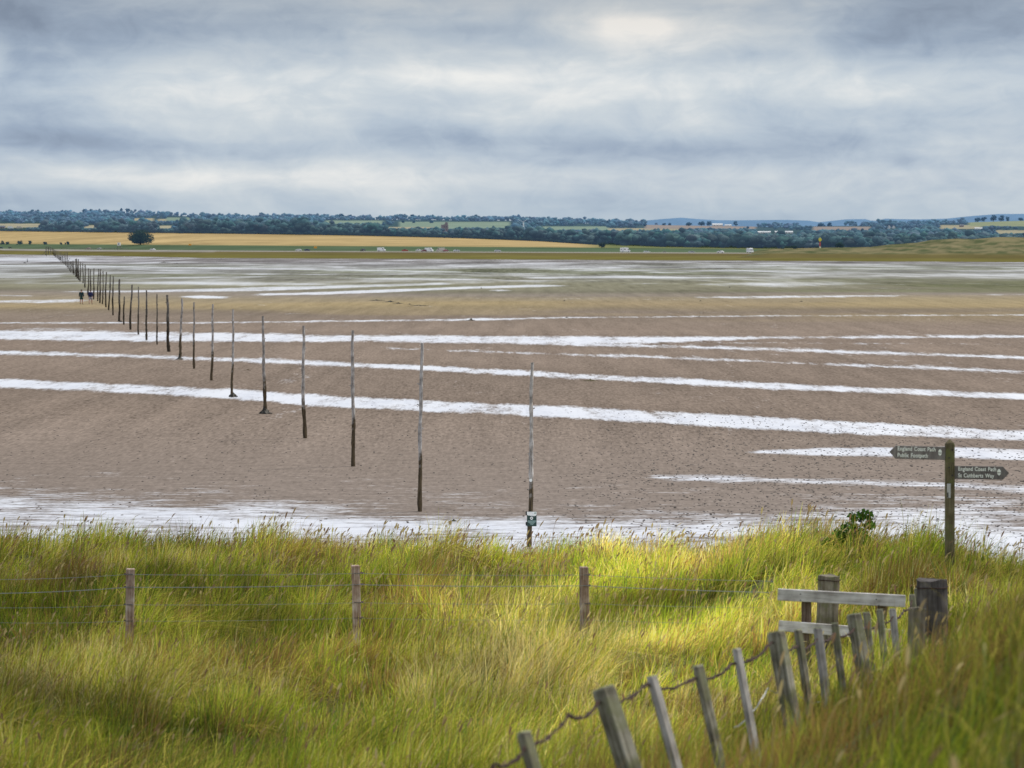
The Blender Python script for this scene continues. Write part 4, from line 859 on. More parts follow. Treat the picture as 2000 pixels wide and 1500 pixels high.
def round_post(name, label, px, pt, wpx, D, zb, mat, cat='post', n=18, seed=0, tilt=0, hollow=False, band=None):
    k = F/D; rd = random.Random(seed); zt = CZ-(pt-HY)/k; h = zt-zb; rr = wpx/k/2; bm = bmesh.new(); prev = None; top_in = None
    t = thing(name, label, cat, ((px-1000)/k, D, zb))
    gro = [1-.07*abs(math.sin(rd.uniform(0, 6))) for _ in range(n)]; hz_ = [rd.uniform(-.02, .012) for _ in range(n)]
    rings = []
    for q in (0, .3, .6, .85, 1):
        rings.append([bm.verts.new((math.cos(6.283*a/n)*rr*gro[a]*(1+rd.uniform(-.02, .02)), math.sin(6.283*a/n)*rr*gro[a], h*q+(hz_[a] if q == 1 else 0))) for a in range(n)])
    for A_, B_ in zip(rings, rings[1:]):
        for a in range(n): bm.faces.new((A_[a], A_[(a+1) % n], B_[(a+1) % n], B_[a]))
    if hollow:
        inn = [bm.verts.new((v.co.x*.68, v.co.y*.68, v.co.z-.005)) for v in rings[-1]]; dn_ = [bm.verts.new((v.co.x*.55, v.co.y*.55, v.co.z-.18)) for v in rings[-1]]
        for a in range(n): bm.faces.new((rings[-1][a], rings[-1][(a+1) % n], inn[(a+1) % n], inn[a])); bm.faces.new((inn[a], inn[(a+1) % n], dn_[(a+1) % n], dn_[a]))
        bm.faces.new(dn_)
    else: bm.faces.new(rings[-1])
    obj('trunk', bm, mat, t)
    if band:
        bm = bmesh.new(); z_ = h-band
        tube(bm, [(math.cos(6.283*a/20)*rr*1.01, math.sin(6.283*a/20)*rr*1.01, z_+.004*math.sin(a)) for a in range(21)], .006, 5); obj('wire_band', bm, m_rust, t)
    t.rotation_euler = (0, R(tilt), 0); return t
m_big = wood('charred_post', (.028, .024, .024), (.075, .065, .062), (.14, .125, .12), grain=22); m_gp = wood('grey_brown_post', (.07, .055, .035), (.17, .145, .11), (.28, .25, .20), grain=24, moss=.5)
round_post('strainer_post', 'thick brown round post standing behind the left end of the plank barrier', 1612, 1123, 44, 40, 1.3, m_gp, seed=1, tilt=2, band=.06)
round_post('strainer_post', 'widest dark weathered round post, right of the plank barrier', 1824, 1131, 62, 36, 1.7, m_big, seed=2, tilt=-1, band=.09)
round_post('hollow_post', 'split hollow grey post in front of the barrier right end', 1785, 1188, 36, 33, 1.8, m_gp, seed=3, tilt=1.5, hollow=True, n=14)

# green shrub on the dune edge
m_sl = vcol('shrub_leaves', trans=.25)
def shrub(loc):
    r = np.random.default_rng(8); t = thing('shrub', 'small leafy bright green shrub on the crest of the dune', 'shrub', loc)
    st = [(-.38, .42), (-.12, .62), (.05, .72), (.22, .80), (.30, .62), (-.25, .30)]
    bm = bmesh.new()
    t.scale = (.98, 1.0, 1.0)
    for a, h in st: tube(bm, [(0, 0, -.2), (a*.5, r.uniform(-.05, .05), h*.5), (a, r.uniform(-.1, .1), h)], [.014, .01, .005], 5)
    obj('stem', bm, m_trunk, t)
    cl = [(-.40, .38, .13), (-.18, .50, .13), (.0, .62, .14), (.12, .80, .14), (.28, .82, .13), (.33, .66, .10), (-.05, .40, .16), (.15, .50, .16), (.22, .40, .14), (-.2, .32, .14)]
    n = 1700; kx = r.integers(0, len(cl), n); cl = np.array(cl); d_ = r.normal(0, 1, (n, 3)); d_ /= np.linalg.norm(d_, axis=1)[:, None]
    P = np.stack([cl[kx, 0], r.normal(0, .08, n), cl[kx, 1]], -1)+d_*cl[kx, 2:3]*r.uniform(.5, 1, (n, 1))*np.array([1.2, 1, .7])
    u = r.normal(0, 1, (n, 3)); u /= np.linalg.norm(u, axis=1)[:, None]; v_ = np.cross(u, r.normal(0, 1, (n, 3))); v_ /= np.linalg.norm(v_, axis=1)[:, None]; s_ = r.uniform(.024, .045, (n, 1))
    V = np.stack([P-u*s_, P+v_*s_*.55, P+u*s_, P-v_*s_*.55], 1).reshape(-1, 3); c = np.array([.085, .20, .035])*r.uniform(.35, 1.5, (n, 1)); c[P[:, 2] > .7] *= .6; c[P[:, 2] < .5] *= np.array([1.6, 1.2, 1])
    mesh_np('leaves', V, np.arange(n*4).reshape(-1, 4), m_sl, t, colors=np.repeat(c, 4, 0))
p = at(1660, 1078, 52.5); p.z = float(ground(p.x, p.y))-.02; shrub(p)

# seaweed and driftwood on the sand
for i, (px, py, wpx, hpx, lb) in enumerate(((920, 626, 20, 4.5, 'black rounded heap of weed on the thin wet band'), (1153, 744, 34, 4, 'olive heap of weed lying right of the nearest tall pole'), (484, 723, 20, 2.5, 'flat brown patch of weed between two marker poles'),
                    (886, 1018, 14, 4, 'dark scrap of weed on the shiny strand near the grass'), (236.5, 629, 6, 4, 'little dark lump beside the short stubby pole'), (735, 587, 30, 2.5, 'left streak of dark weed on the ochre sand'), (762, 590, 26, 3.5, 'middle clump of the broken line of dark weed'),
                    (778, 593, 24, 2.5, 'short streak right of the middle weed clump'), (818, 597, 38, 2, 'right hand flat streak of dark weed'), (800, 594.5, 10, 2, 'small crumb between the dark weed streaks'), (320, 513, 26, 2, 'dark weathered ridge of weed on the far wet flat'), (345, 515, 16, 1.5, 'thin dark weed tail on the far wet flat'),
                    (1102, 588, 5, 2.5, 'tiny dark lump on the ochre sand right of centre'), (1565, 589, 7, 2, 'tiny dark lump on the ochre sand at the right'), (1368, 588, 4, 2, 'dark crumb in the middle right of the ochre sand'), (1425, 561.5, 4, 2, 'dark crumb on the green sand at the right'), (1107, 620.5, 7, 2, 'dark chip on the thin wet line right of the round heap'),
                    (1365, 619, 8, 1.6, 'long dark chip on the thin wet line at the right'), (940, 563, 4, 2, 'dark crumb on the pale green flat in the middle'))):
    p = onsand(px, py); k = F/p.y; bm = bmesh.new(); a_ = wpx/2/k; h_ = hpx/k
    weed_lump(bm, a_, h_*.9, 50+i, 34); o = obj('seaweed_heap', bm, m_weed if i != 1 and i != 2 else (plain('olive_weed', (.11, .085, .03), .7, 0, .5, 8) if i == 1 else plain('brown_weed', (.09, .055, .03), .7, 0, .4, 8)), None, p); tag(o, lb, 'seaweed', 'heaps of weed on the sand')

# ------------------------------------------------------------------ vehicles on the coast road
m_glass = plain('car_glass', (.03, .04, .05), .15, 0, .1); m_tyre = plain('tyre', (.02, .02, .02), .8); m_rim = plain('wheel_rim', (.45, .45, .47), .35, .6)
paint = {k: plain(k+'_paint', v, .35, 0, .04) for k, v in dict(white=(.80, .80, .80), navy=(.03, .05, .14), red=(.42, .05, .04), grey=(.42, .44, .46), dark=(.07, .075, .085), pink=(.62, .42, .42), beige=(.55, .50, .44), silver=(.55, .58, .60), maroon=(.20, .06, .08)).items()}
PRO = {'car': ([(-2.1, .3), (-2.15, .75), (-1.95, .98), (-1.35, 1.05), (-.85, 1.42), (.45, 1.46), (1.15, 1.02), (1.95, .88), (2.15, .62), (2.1, .3)], [(-1.25, 1.04), (-.82, 1.36), (.42, 1.40), (1.0, 1.03)], 1.75, (-1.3, 1.3), .32),
       'van': ([(-2.7, .35), (-2.75, 2.35), (-2.55, 2.55), (1.0, 2.55), (1.35, 2.4), (2.0, 1.45), (2.7, 1.15), (2.8, .75), (2.75, .35)], [(.75, 1.45), (.8, 2.1), (1.35, 2.1), (1.9, 1.47)], 2.0, (-1.7, 1.8), .36),
       'camper': ([(-3.1, .45), (-3.15, 2.7), (-2.95, 2.9), (1.3, 2.95), (2.0, 2.75), (2.1, 1.95), (2.55, 1.35), (3.1, 1.15), (3.15, .6), (3.05, .4)], [(1.5, 1.45), (1.55, 1.95), (2.0, 1.95), (2.4, 1.42)], 2.2, (-1.6, 2.1), .36),
       'pickup': ([(-2.5, .5), (-2.55, 1.1), (-.4, 1.12), (-.2, 1.75), (1.0, 1.78), (1.5, 1.15), (2.4, 1.0), (2.5, .5)], [(-.1, 1.15), (.0, 1.65), (.95, 1.68), (1.3, 1.17)], 1.85, (-1.5, 1.55), .38)}
def wheel(parent, x, y, r_):
    bm = bmesh.new(); tube(bm, [(x, y-.11, r_), (x, y+.11, r_)], r_, 16); w_ = obj('wheel', bm, m_tyre, parent)
    bm = bmesh.new(); s_ = -1 if y < 0 else 1; tube(bm, [(x, y+s_*.112, r_), (x, y+s_*.125, r_)], r_*.6, 12); obj('rim', bm, m_rim, w_)
def vehicle(kind, name, label, cat, px, col_, yaw=0, s=1.5, dz=0, extra=None):
    prof, win, w_, wx, wr_ = PRO[kind]; p = tz(px, s); p.z += dz
    t = thing(name, label, cat, p, R(yaw), 'vehicles on the far coast road')
    bm = bmesh.new(); prism(bm, prof, -w_/2, w_/2); bmesh.ops.bevel(bm, geom=bm.edges[:], offset=.06, segments=1, affect='EDGES'); obj('body', bm, paint[col_], t)
    for sy in (-1, 1):
        bm = bmesh.new(); prism(bm, win, sy*(w_/2+.004), sy*(w_/2+.02)); obj('side_window', bm, m_glass, t)
    a, b = win[2], win[3]; bm = bmesh.new(); dx_ = .09
    vs = [bm.verts.new(v) for v in ((a[0]+dx_+.05, -w_*.42, a[1]), (a[0]+dx_+.05, w_*.42, a[1]), (b[0]+dx_+.14, w_*.42, b[1]+.05), (b[0]+dx_+.14, -w_*.42, b[1]+.05))]
    bm.faces.new(vs); bmesh.ops.solidify(bm, geom=bm.faces[:], thickness=.03); obj('windscreen', bm, m_glass, t)
    for x_ in wx:
        for sy in (-1, 1): wheel(t, x_, sy*(w_/2-.08), wr_)
    if kind == 'camper':
        for x_ in (-2.3, -.2):
            bm = bmesh.new(); box(bm, (x_, -w_/2-.015, 1.9), (.8, .03, .55), bev=.01); obj('side_window', bm, m_glass, t)
        bm = bmesh.new(); box(bm, (-1.2, -w_/2-.02, 1.5), (.6, .04, 1.8), bev=.01); obj('door', bm, paint['silver'], t)
    return t
vehicle('car', 'parked_car', 'white hatchback on the causeway road directly below the lone oak', 'car', 298, 'white', 170)
vehicle('car', 'parked_car', 'white car leading the pair left of the orange sign', 'car', 583, 'white', 178)
vehicle('car', 'parked_car', 'dark navy car just behind the white one', 'car', 600, 'navy', 5)
vehicle('pickup', 'parked_car', 'dark squat vehicle left of the tall white panel van', 'car', 709, 'dark', 70)
vehicle('van', 'panel_van', 'white panel van standing alone left of the red car', 'van', 745, 'white', -12)
vehicle('car', 'parked_car', 'low red car between the two white panel vans', 'car', 791, 'red', 0)
vehicle('pickup', 'pickup_truck', 'white pickup touching the rear of the right panel van', 'pickup', 819, 'white', 180)
vehicle('car', 'parked_car', 'maroon car squeezed against the right panel van', 'car', 829, 'maroon', 20, 1.35)
vehicle('van', 'panel_van', 'white panel van nose to the right in the middle of the queue', 'van', 838, 'white', -15, 1.4)
vehicle('van', 'box_van', 'beige box van towing past a dark maroon cab', 'van', 860, 'beige', 175)
vehicle('car', 'parked_car', 'dark maroon car right behind the beige box van', 'car', 871, 'maroon', 60)
vehicle('car', 'parked_car', 'small silver car right of the beige box van', 'car', 892, 'silver', 10)
vehicle('car', 'parked_car', 'pale car farthest right before the white motorhome', 'car', 972, 'silver', 5)
vehicle('camper', 'motorhome', 'white motorhome in side view beyond the marsh', 'motorhome', 1221, 'white', 0)
vehicle('car', 'parked_car', 'low white car roof showing right of the side view motorhome', 'car', 1263, 'white', 0, 1.8, -.5)
vehicle('car', 'parked_car', 'barely visible pale roof between two low cars', 'car', 1298, 'beige', 0, 1.8, -.9)
vehicle('car', 'parked_car', 'dull grey car left of the bright white car', 'car', 1351, 'grey', 0, 1.6, -.4)
vehicle('car', 'parked_car', 'bright white car standing left of the oncoming motorhome', 'car', 1407, 'white', 165, 1.3)
vehicle('camper', 'motorhome', 'motorhome seen from the front with a dark lower half', 'motorhome', 1465, 'white', -72, 1.4)
vehicle('car', 'parked_car', 'pinkish car near the far end of the pole line', 'car', 173, 'pink', 170, 1.9)
vehicle('car', 'parked_car', 'white car right of the pinkish one by the roadside rail', 'car', 194, 'white', 175, 1.9)
vehicle('car', 'parked_car', 'dark car cut by the left border of the view', 'car', 2, 'navy', 5, 1.9)
vehicle('car', 'parked_car', 'dark car second from the left border', 'car', 19.5, 'dark', 10, 1.9)

# ------------------------------------------------------------------ small structures on the far shore
m_or = plain('orange_board', (.80, .33, .03), .6); m_greyw = plain('grey_timber', (.16, .15, .14), .9); m_red = plain('red_paint', (.42, .05, .06), .5); m_yel = plain('yellow_paint', (.72, .62, .06), .5); m_cream = plain('cream_paint', (.72, .68, .52), .5)
for i, (px, s, lb) in enumerate(((371, 2.6, 'orange road sign right of the lone oak'), (616, 2.1, 'orange road sign above the navy car'))):
    p = tz(px, s); t = thing('road_sign', lb, 'road sign', p, 0, 'orange road signs')
    bm = bmesh.new(); box(bm, (0, 0, 1.9), (2.1, .06, 1.2), bev=.02); obj('sign_panel', bm, m_or, t)
    for x_ in (-.7, .7):
        bm = bmesh.new(); tube(bm, [(x_, .08, 0), (x_, .08, 2.3)], .05, 8); obj('leg', bm, m_greyw, t)
# refuge box on stilts
p = tz(233, 1.6); t = thing('refuge_hut', 'white refuge box on stilts beside the causeway, left of the oak', 'hut', p)
bm = bmesh.new(); box(bm, (-.3, 0, 4.9), (2.4, 2.2, 2.4), bev=.04); vs_ = bm.verts; obj('cabin', bm, paint['white'], t)
bm = bmesh.new(); prism(bm, [(-1.7, 6.12), (1.05, 6.35), (1.05, 6.5), (-1.7, 6.25)], -1.25, 1.25); obj('roof', bm, paint['silver'], t)
bm = bmesh.new(); box(bm, (-.3, -1.12, 4.8), (.7, .04, 1.5)); obj('door', bm, m_greyw, t)
for x_, y_ in ((-1.3, -.9), (.7, -.9), (-1.3, .9), (.7, .9)):
    bm = bmesh.new(); tube(bm, [(x_, y_, -.3), (x_, y_, 3.75)], .13, 8); obj('leg', bm, m_greyw, t)
bm = bmesh.new()
for y_ in (-.4, .4): tube(bm, [(2.8, y_, 0), (.9, y_, 3.7)], .07, 6)
for q in range(10): tube(bm, [(2.8-1.9*q/10, -.4, 3.7*q/10), (2.8-1.9*q/10, .4, 3.7*q/10)], .05, 5)
obj('stairs', bm, m_greyw, t)
# timber platform at the far end of the poles
p = onsand(94.5, 498); t = thing('timber_platform', 'dark timber refuge frame standing at the far end of the pole line', 'platform', p)
for x_ in (-1.9, 0, 1.9):
    for y_ in (-1.5, 1.5):
        bm = bmesh.new(); tube(bm, [(x_*1.15, y_, -.3), (x_, y_, 6.6)], .17, 8); obj('leg', bm, m_greyw, t)
bm = bmesh.new(); box(bm, (0, 0, 3.4), (4.4, 3.4, .25)); obj('deck', bm, m_greyw, t)
for z_ in (4.6, 5.6):
    bm = bmesh.new(); box(bm, (0, -1.62, z_), (4.4, .1, .22)); obj('rail', bm, m_greyw, t)
bm = bmesh.new(); prism(bm, [(-2.4, 6.6), (2.4, 6.6), (2.2, 6.85), (-2.2, 6.85)], -1.9, 1.9); obj('roof', bm, m_greyw, t)
bm = bmesh.new(); tube(bm, [(-5.2, -1.6, -.1), (-2.2, -1.6, 3.3)], .12, 6); obj('ramp', bm, m_greyw, t)
# beacon
p = at(1601.6, 486, 1640-.08*161+250); t = thing('beacon', 'tall red and white post topped by a yellow diamond on the low dunes', 'beacon', p); kb = F/p.y
H_ = 22/kb; g = .42
bm = bmesh.new(); tube(bm, [(0, 0, -.5), (0, 0, 5/kb)], g, 10); obj('white_section', bm, m_cream, t)
bm = bmesh.new(); tube(bm, [(0, 0, 5/kb), (0, 0, 13.5/kb)], g*.98, 10); obj('red_section', bm, m_red, t)
bm = bmesh.new(); q = 3.6/kb; prism(bm, [(-q, 18/kb), (0, 18/kb-4.8/kb), (q, 18/kb), (0, 18/kb+4.8/kb)], -.12, .12); obj('diamond_topmark', bm, m_yel, t)
# roadside rail
a = tz(120, 1.75); t = thing('roadside_fence', 'low dark post and rail fence along the causeway road', 'fence', a)
prev = None
for i in range(26):
    q = tz(120+i*5.2, 1.75)-a; bm = bmesh.new(); box(bm, (q.x, q.y, q.z+.6), (.22, .22, 1.6)); obj('post', bm, m_greyw, t)
bm = bmesh.new(); pts = [tz(120+i*5.2, 1.75)-a+Vector((0, 0, 1.1)) for i in range(26)]; tube(bm, pts, .16, 4); obj('rail', bm, m_greyw, t)
def s_for(px, py, lo=4.0, hi=7.0):
    q = np.linspace(lo, hi, 600); X, Y, Z = terr(np.full(600, float(px)), q); e = np.abs(HY+(CZ-Z)*F/Y-py); return float(q[np.argmin(e)])
# wind turbine
p = tz(1022, s_for(1022, 456)); kt = F/p.y; t = thing('wind_turbine', 'white three bladed wind turbine rising above the far woods', 'wind turbine', p, R(18)); m_tw = plain('turbine_white', (.80, .82, .84), .5, 0, .03); hh = 22/kt
bm = bmesh.new(); tube(bm, [(0, 0, 0), (0, 0, hh)], [1.1/kt, .75/kt], 14); obj('tower', bm, m_tw, t)
bm = bmesh.new(); box(bm, (0, .3, hh+.3/kt), (1.6/kt, 3.6/kt, 1.6/kt), bev=.2/kt); obj('nacelle', bm, m_tw, t)
bm = bmesh.new(); tube(bm, [(0, -1.6/kt, hh+.3/kt), (0, -2.6/kt, hh+.3/kt), (0, -3.1/kt, hh+.3/kt)], [.8/kt, .6/kt, .15/kt], 12); obj('hub', bm, m_tw, t)
for an in (38, 158, 278):
    bm = bmesh.new(); ca_, sa_ = math.cos(R(an)), math.sin(R(an)); ln = 15/kt; c0 = Vector((0, -2.2/kt, hh+.3/kt)); d_ = Vector((ca_, 0, sa_)); e_ = Vector((-sa_, .25, ca_))
    sec = [(.02, .35), (.15, .75), (.4, .6), (.75, .42), (1, .12)]; rings = []
    for u, w_ in sec: rings.append([bm.verts.new(c0+d_*ln*u+e_*w_*q/kt+Vector((0, y_, 0))) for q, y_ in ((-.5, 0), (0, -.15/kt), (.6, 0), (0, .15/kt))])
    for A_, B_ in zip(rings, rings[1:]):
        for q in range(4): bm.faces.new((A_[q], A_[(q+1) % 4], B_[(q+1) % 4], B_[q]))
    bm.faces.new(rings[0]); bm.faces.new(rings[-1]); obj('blade', bm, m_tw, t)
# stone tower
p = tz(868.5, s_for(868.5, 453)); kt = F/p.y; m_stone = plain('pink_stone', (.30, .25, .27), .9, 0, .15, .15); m_dk = plain('dark_opening', (.06, .07, .09), .8)
t = thing('stone_tower', 'square pinkish stone tower with a turret standing in the woods', 'tower', p, R(22)); wt_ = 11/kt; ht = 14/kt
bm = bmesh.new(); box(bm, (0, 0, ht/2-1), (wt_, wt_, ht+2), bev=.1); obj('wall', bm, m_stone, t)
bm = bmesh.new(); box(bm, (wt_*.25, -wt_*.2, ht+2.2/kt), (wt_*.4, wt_*.4, 5.5/kt)); obj('turret', bm, m_stone, t)
for q in range(4):
    bm = bmesh.new(); box(bm, (-wt_*.42+wt_*.2*q, -wt_*.46, ht+.5/kt), (wt_*.11, wt_*.07, 1.2/kt)); obj('battlement', bm, m_stone, t)
for x_, z_ in ((-.22, .35), (.18, .35), (-.22, .72), (.18, .72)):
    bm = bmesh.new(); box(bm, (wt_*x_, -wt_/2-.05, ht*z_), (wt_*.11, .12, ht*.13)); obj('window', bm, m_dk, t)
# farm buildings and cottages
m_roofw = plain('pale_roof', (.66, .68, .70), .5, 0, .08, .3); m_slate = plain('slate_roof', (.16, .18, .22), .8, 0, .1, .3); m_wall = plain('pale_wall', (.60, .60, .60), .8, 0, .08, .3)
def house(name, label, cat, px, py, wpx, hpx, wall, roof, group, dpx=5, yaw=0, nwin=3, roofr=.45):
    p = tz(px, s_for(px, py)); k = F/p.y; w_, h_, d_ = wpx/k, hpx/k, dpx/k; e = h_*(1-roofr)
    t = thing(name, label, cat, p, R(yaw), group)
    bm = bmesh.new(); pr = [(-d_/2, -1), (d_/2, -1), (d_/2, e), (0, h_*.97), (-d_/2, e)]
    a = [bm.verts.new((-w_/2, y_, z_)) for y_, z_ in pr]; b = [bm.verts.new((w_/2, y_, z_)) for y_, z_ in pr]; bm.faces.new(a); bm.faces.new(b[::-1])
    for q in range(5): bm.faces.new((a[q], a[(q+1) % 5], b[(q+1) % 5], b[q]))
    obj('wall', bm, wall, t)
    bm = bmesh.new()
    pr = [(-d_/2-.3, e-.1), (0, h_), (d_/2+.3, e-.1), (d_/2+.3, e+.15), (0, h_+.3), (-d_/2-.3, e+.15)]
    a = [bm.verts.new((-w_/2-.3, y_, z_)) for y_, z_ in pr]; b = [bm.verts.new((w_/2+.3, y_, z_)) for y_, z_ in pr]; bm.faces.new(a); bm.faces.new(b[::-1])
    for q in range(6): bm.faces.new((a[q], a[(q+1) % 6], b[(q+1) % 6], b[q]))
    obj('roof', bm, roof, t)
    for q in range(nwin):
        bm = bmesh.new(); box(bm, (w_*((q+.5)/nwin-.5), -d_/2-.04, e*.5), (w_/nwin*.3, .08, e*.4)); obj('window', bm, m_dk, t)
    return t
house('farm_shed', 'long white shed on the skyline below the hilltop tree clump', 'farm building', 1401, 439, 20, 4.6, m_wall, m_roofw, 'far farm buildings', 6, 8)
house('farm_shed', 'smaller pale shed right of the long skyline shed', 'farm building', 1422, 438.5, 13, 3, m_wall, m_roofw, 'far farm buildings', 5, -5)
house('farm_shed', 'leftmost bright roofed shed above the oncoming motorhome', 'farm building', 1483, 456, 9, 4, m_wall, m_roofw, 'far farm buildings', 5, 15)
house('farm_shed', 'widest bright roofed shed above the oncoming motorhome', 'farm building', 1497, 456, 16, 4.2, m_wall, m_roofw, 'far farm buildings', 6, -4)
house('farm_shed', 'pale shed third of the bright roofed sheds', 'farm building', 1519, 455.5, 11, 4, m_wall, m_roofw, 'far farm buildings', 5, 10)
house('farm_shed', 'rightmost of the bright roofed sheds by the wood', 'farm building', 1541, 456, 15, 4.5, m_wall, m_roofw, 'far farm buildings', 5, 0)
house('white_cottage', 'left white gabled cottage in front of the dark trees', 'cottage', 1736, 446, 7, 5, m_roofw, m_slate, 'white cottages among the far trees', 4, 60, 2)
house('white_cottage', 'right white gabled cottage in front of the dark trees', 'cottage', 1745, 446, 6, 4.6, m_roofw, m_slate, 'white cottages among the far trees', 4, 60, 2)
house('farm_house', 'grey stone house on the slope below the right skyline clump', 'house', 1878, 443.5, 8, 5, m_stone, m_slate, 'far farm buildings', 4, 10)
house('farm_shed', 'low white shed right of the grey stone house', 'farm building', 1911, 448, 15, 3.2, m_wall, m_roofw, 'far farm buildings', 5, 0)
house('farm_shed', 'dark roofed shed at the left border above the barley', 'farm building', 4, 446, 11, 5, m_stone, m_slate, 'far farm buildings', 5, 0)
for px, lb, c_ in ((20, 'white lorry on the road above the barley at the left', 'white'), (38, 'pale lorry right of the white lorry above the barley', 'beige')):
    p = tz(px, s_for(px, 447)); k = F/p.y; t = thing('lorry', lb, 'lorry', p, R(3), 'lorries beyond the barley')
    bm = bmesh.new(); box(bm, (-.6, 0, 2.1), (6, 2.4, 2.8), bev=.06); obj('cargo_box', bm, paint[c_], t)
    bm = bmesh.new(); prism(bm, [(2.5, .5), (2.5, 2.8), (3.6, 2.8), (4.2, 1.7), (4.3, .5)], -1.1, 1.1); obj('cab', bm, paint[c_], t)
    for x_ in (-2.6, 3.3):
        for y_ in (-1.05, 1.05): wheel(t, x_, y_, .5)
p = tz(344, s_for(344, 441)); k = F/p.y; t = thing('domed_silo', 'dark silo with a white dome among the left hand woods', 'silo', p)
bm = bmesh.new(); tube(bm, [(0, 0, -1), (0, 0, 3.4/k)], 3.6/k, 20); obj('wall', bm, m_slate, t)
bm = bmesh.new(); tube(bm, [(0, 0, 3.4/k+q*2.6/k/6) for q in range(7)], [3.7/k*math.cos(q/6*1.5) for q in range(7)], 20); obj('dome', bm, m_tw, t, smooth=True)

# ------------------------------------------------------------------ people, dog, bird
m_skin = plain('skin', (.50, .30, .22), .55, 0, .06, 10); m_hair = plain('dark_hair', (.02, .016, .013), .7)
def skin_mesh(name, chains, mat, parent, sub=1):
    """chains: list of lists of (x,y,z,r); first point of a later chain joins the matching existing vertex"""
    bm = bmesh.new(); lay = bm.verts.layers.skin.verify(); idx = {}
    def vert(p):
        key = (round(p[0], 3), round(p[1], 3), round(p[2], 3))
        if key not in idx:
            v = bm.verts.new(p[:3]); v[lay].radius = (p[3], p[4] if len(p) > 4 else p[3]); v[lay].use_root = len(idx) == 0; idx[key] = v
        return idx[key]
    for ch in chains:
        for a, b in zip(ch, ch[1:]):
            va, vb = vert(a), vert(b)
            if not bm.edges.get((va, vb)): bm.edges.new((va, vb))
    me = bpy.data.meshes.new(name); bm.to_mesh(me); bm.free(); o = bpy.data.objects.new(name, me); col.objects.link(o)
    m1 = o.modifiers.new('skin', 'SKIN'); m1.use_smooth_shade = True; m2 = o.modifiers.new('sub', 'SUBSURF'); m2.levels = sub; m2.render_levels = sub
    bpy.context.view_layer.update(); me2 = bpy.data.meshes.new_from_object(o.evaluated_get(bpy.context.evaluated_depsgraph_get())); o.modifiers.clear(); o.data = me2; bpy.data.meshes.remove(me)
    me2.materials.clear(); me2.materials.append(mat); o.parent = parent
    return o
def person(label, loc, rz, h, top, bottom, stride=.18, armsw=.1, shorts=True, detail=True, legm=None, group=None, bag=None):
    """figure faces +Y before rotation"""
    t = thing('person', label, 'person', loc, rz, group); k = h/1.75; S = lambda *p: tuple(v*k for v in p)
    ch = [[S(0, 0, .95, .125, .10), S(0, .005, 1.12, .125, .09), S(0, .01, 1.30, .15, .10), S(0, 0, 1.43, .12, .085), S(0, .0, 1.50, .055), S(0, .01, 1.57, .07, .08), S(0, .015, 1.645, .082, .098), S(0, .005, 1.715, .06, .07)]]
    if detail:
        ch += [[S(0, .015, 1.645, .082, .098), S(0, .112, 1.632, .014)], [S(0, .015, 1.645, .082, .098), S(.088, .0, 1.64, .018)], [S(0, .015, 1.645, .082, .098), S(-.088, .0, 1.64, .018)]]
    legs = []; arms = []
    for sx in (-1, 1):
        st = stride*sx; hip = S(.085*sx, 0, .88, .095); kn = S(.095*sx, st*.55+.03, .50, .072); an = S(.10*sx, st-(.04 if st < 0 else 0), .09 if st > 0 else .12, .036); toe = S(.115*sx, st+.14, .03 if st > 0 else .04, .032)
        ch.append([S(0, 0, .95, .125, .10), hip, kn, S(.10*sx, st*.8, .32, .068), an, toe]); legs.append([hip, kn, an, toe])
        a = -armsw*sx; sh = S(.17*sx, 0, 1.42, .058); el = S(.215*sx, a*.4-.02, 1.14, .045); wr = S(.235*sx, a+.04, .90, .026); pm = S(.25*sx, a+.06, .83, .034, .018)
        ch.append([S(0, 0, 1.43, .12, .085), sh, el, wr, pm]); arms.append([sh, el, wr])
        if detail:
            for fi, (fy, fl) in enumerate(((-.028, .062), (-.010, .074), (.010, .080), (.028, .072))):
                b0 = S(.252*sx, a+.062+fy, .79, .0085); ch.append([pm, b0, S(.247*sx, a+.068+fy, .79-fl*.5, .008), S(.235*sx, a+.070+fy, .79-fl, .007)])
            ch.append([wr, S(.235*sx, a+.085, .855, .012), S(.222*sx, a+.105, .815, .010), S(.216*sx, a+.108, .79, .008)])
    skin_mesh('body', ch, legm if (legm and not shorts) else m_skin, t)
    g = 1.17
    E = lambda p, q=g: tuple(p[:3])+tuple(v*q for v in p[3:])
    jk = [[E(S(0, 0, .84, .165, .13)), E(S(0, 0, .95, .16, .125)), E(S(0, .005, 1.12, .135, .10)), E(S(0, .01, 1.30, .155, .108)), E(S(0, 0, 1.43, .12, .088)), S(0, 0, 1.49, .062)]]
    for ar in arms: jk.append([E(S(0, 0, 1.43, .12, .088)), E(ar[0], 1.25), E(ar[1], 1.35), tuple(ar[2][:3])+(ar[2][3]*1.45,)])
    skin_mesh('jacket', jk, top, t)
    if shorts or bottom:
        sh_ = [[E(S(0, 0, .95, .135, .11)), E(S(0, 0, .90, .13, .11))]]
        for lg in legs:
            c = [E(S(0, 0, .90, .13, .11)), E(lg[0], 1.2)]
            kx = tuple(lg[1][i]*.95+lg[0][i]*.05 for i in range(3))+(.105*k,)
            if shorts: c.append(kx)
            else: c += [E(lg[1], 1.35), E(lg[2], 1.55)]
            sh_.append(c)
        skin_mesh('shorts' if shorts else 'trousers', sh_, bottom, t)
    hm = bmesh.new(); bmesh.ops.create_icosphere(hm, subdivisions=2, radius=1)
    for v in hm.verts: v.co = Vector((v.co.x*.098*k, (v.co.y*.115-.012)*k, (v.co.z*.105+1.685)*k))
    bmesh.ops.delete(hm, geom=[v for v in hm.verts if v.co.z < 1.60*k or (v.co.y > .06*k and v.co.z < 1.70*k)], context='VERTS'); obj('hair', hm, m_hair, t, smooth=True)
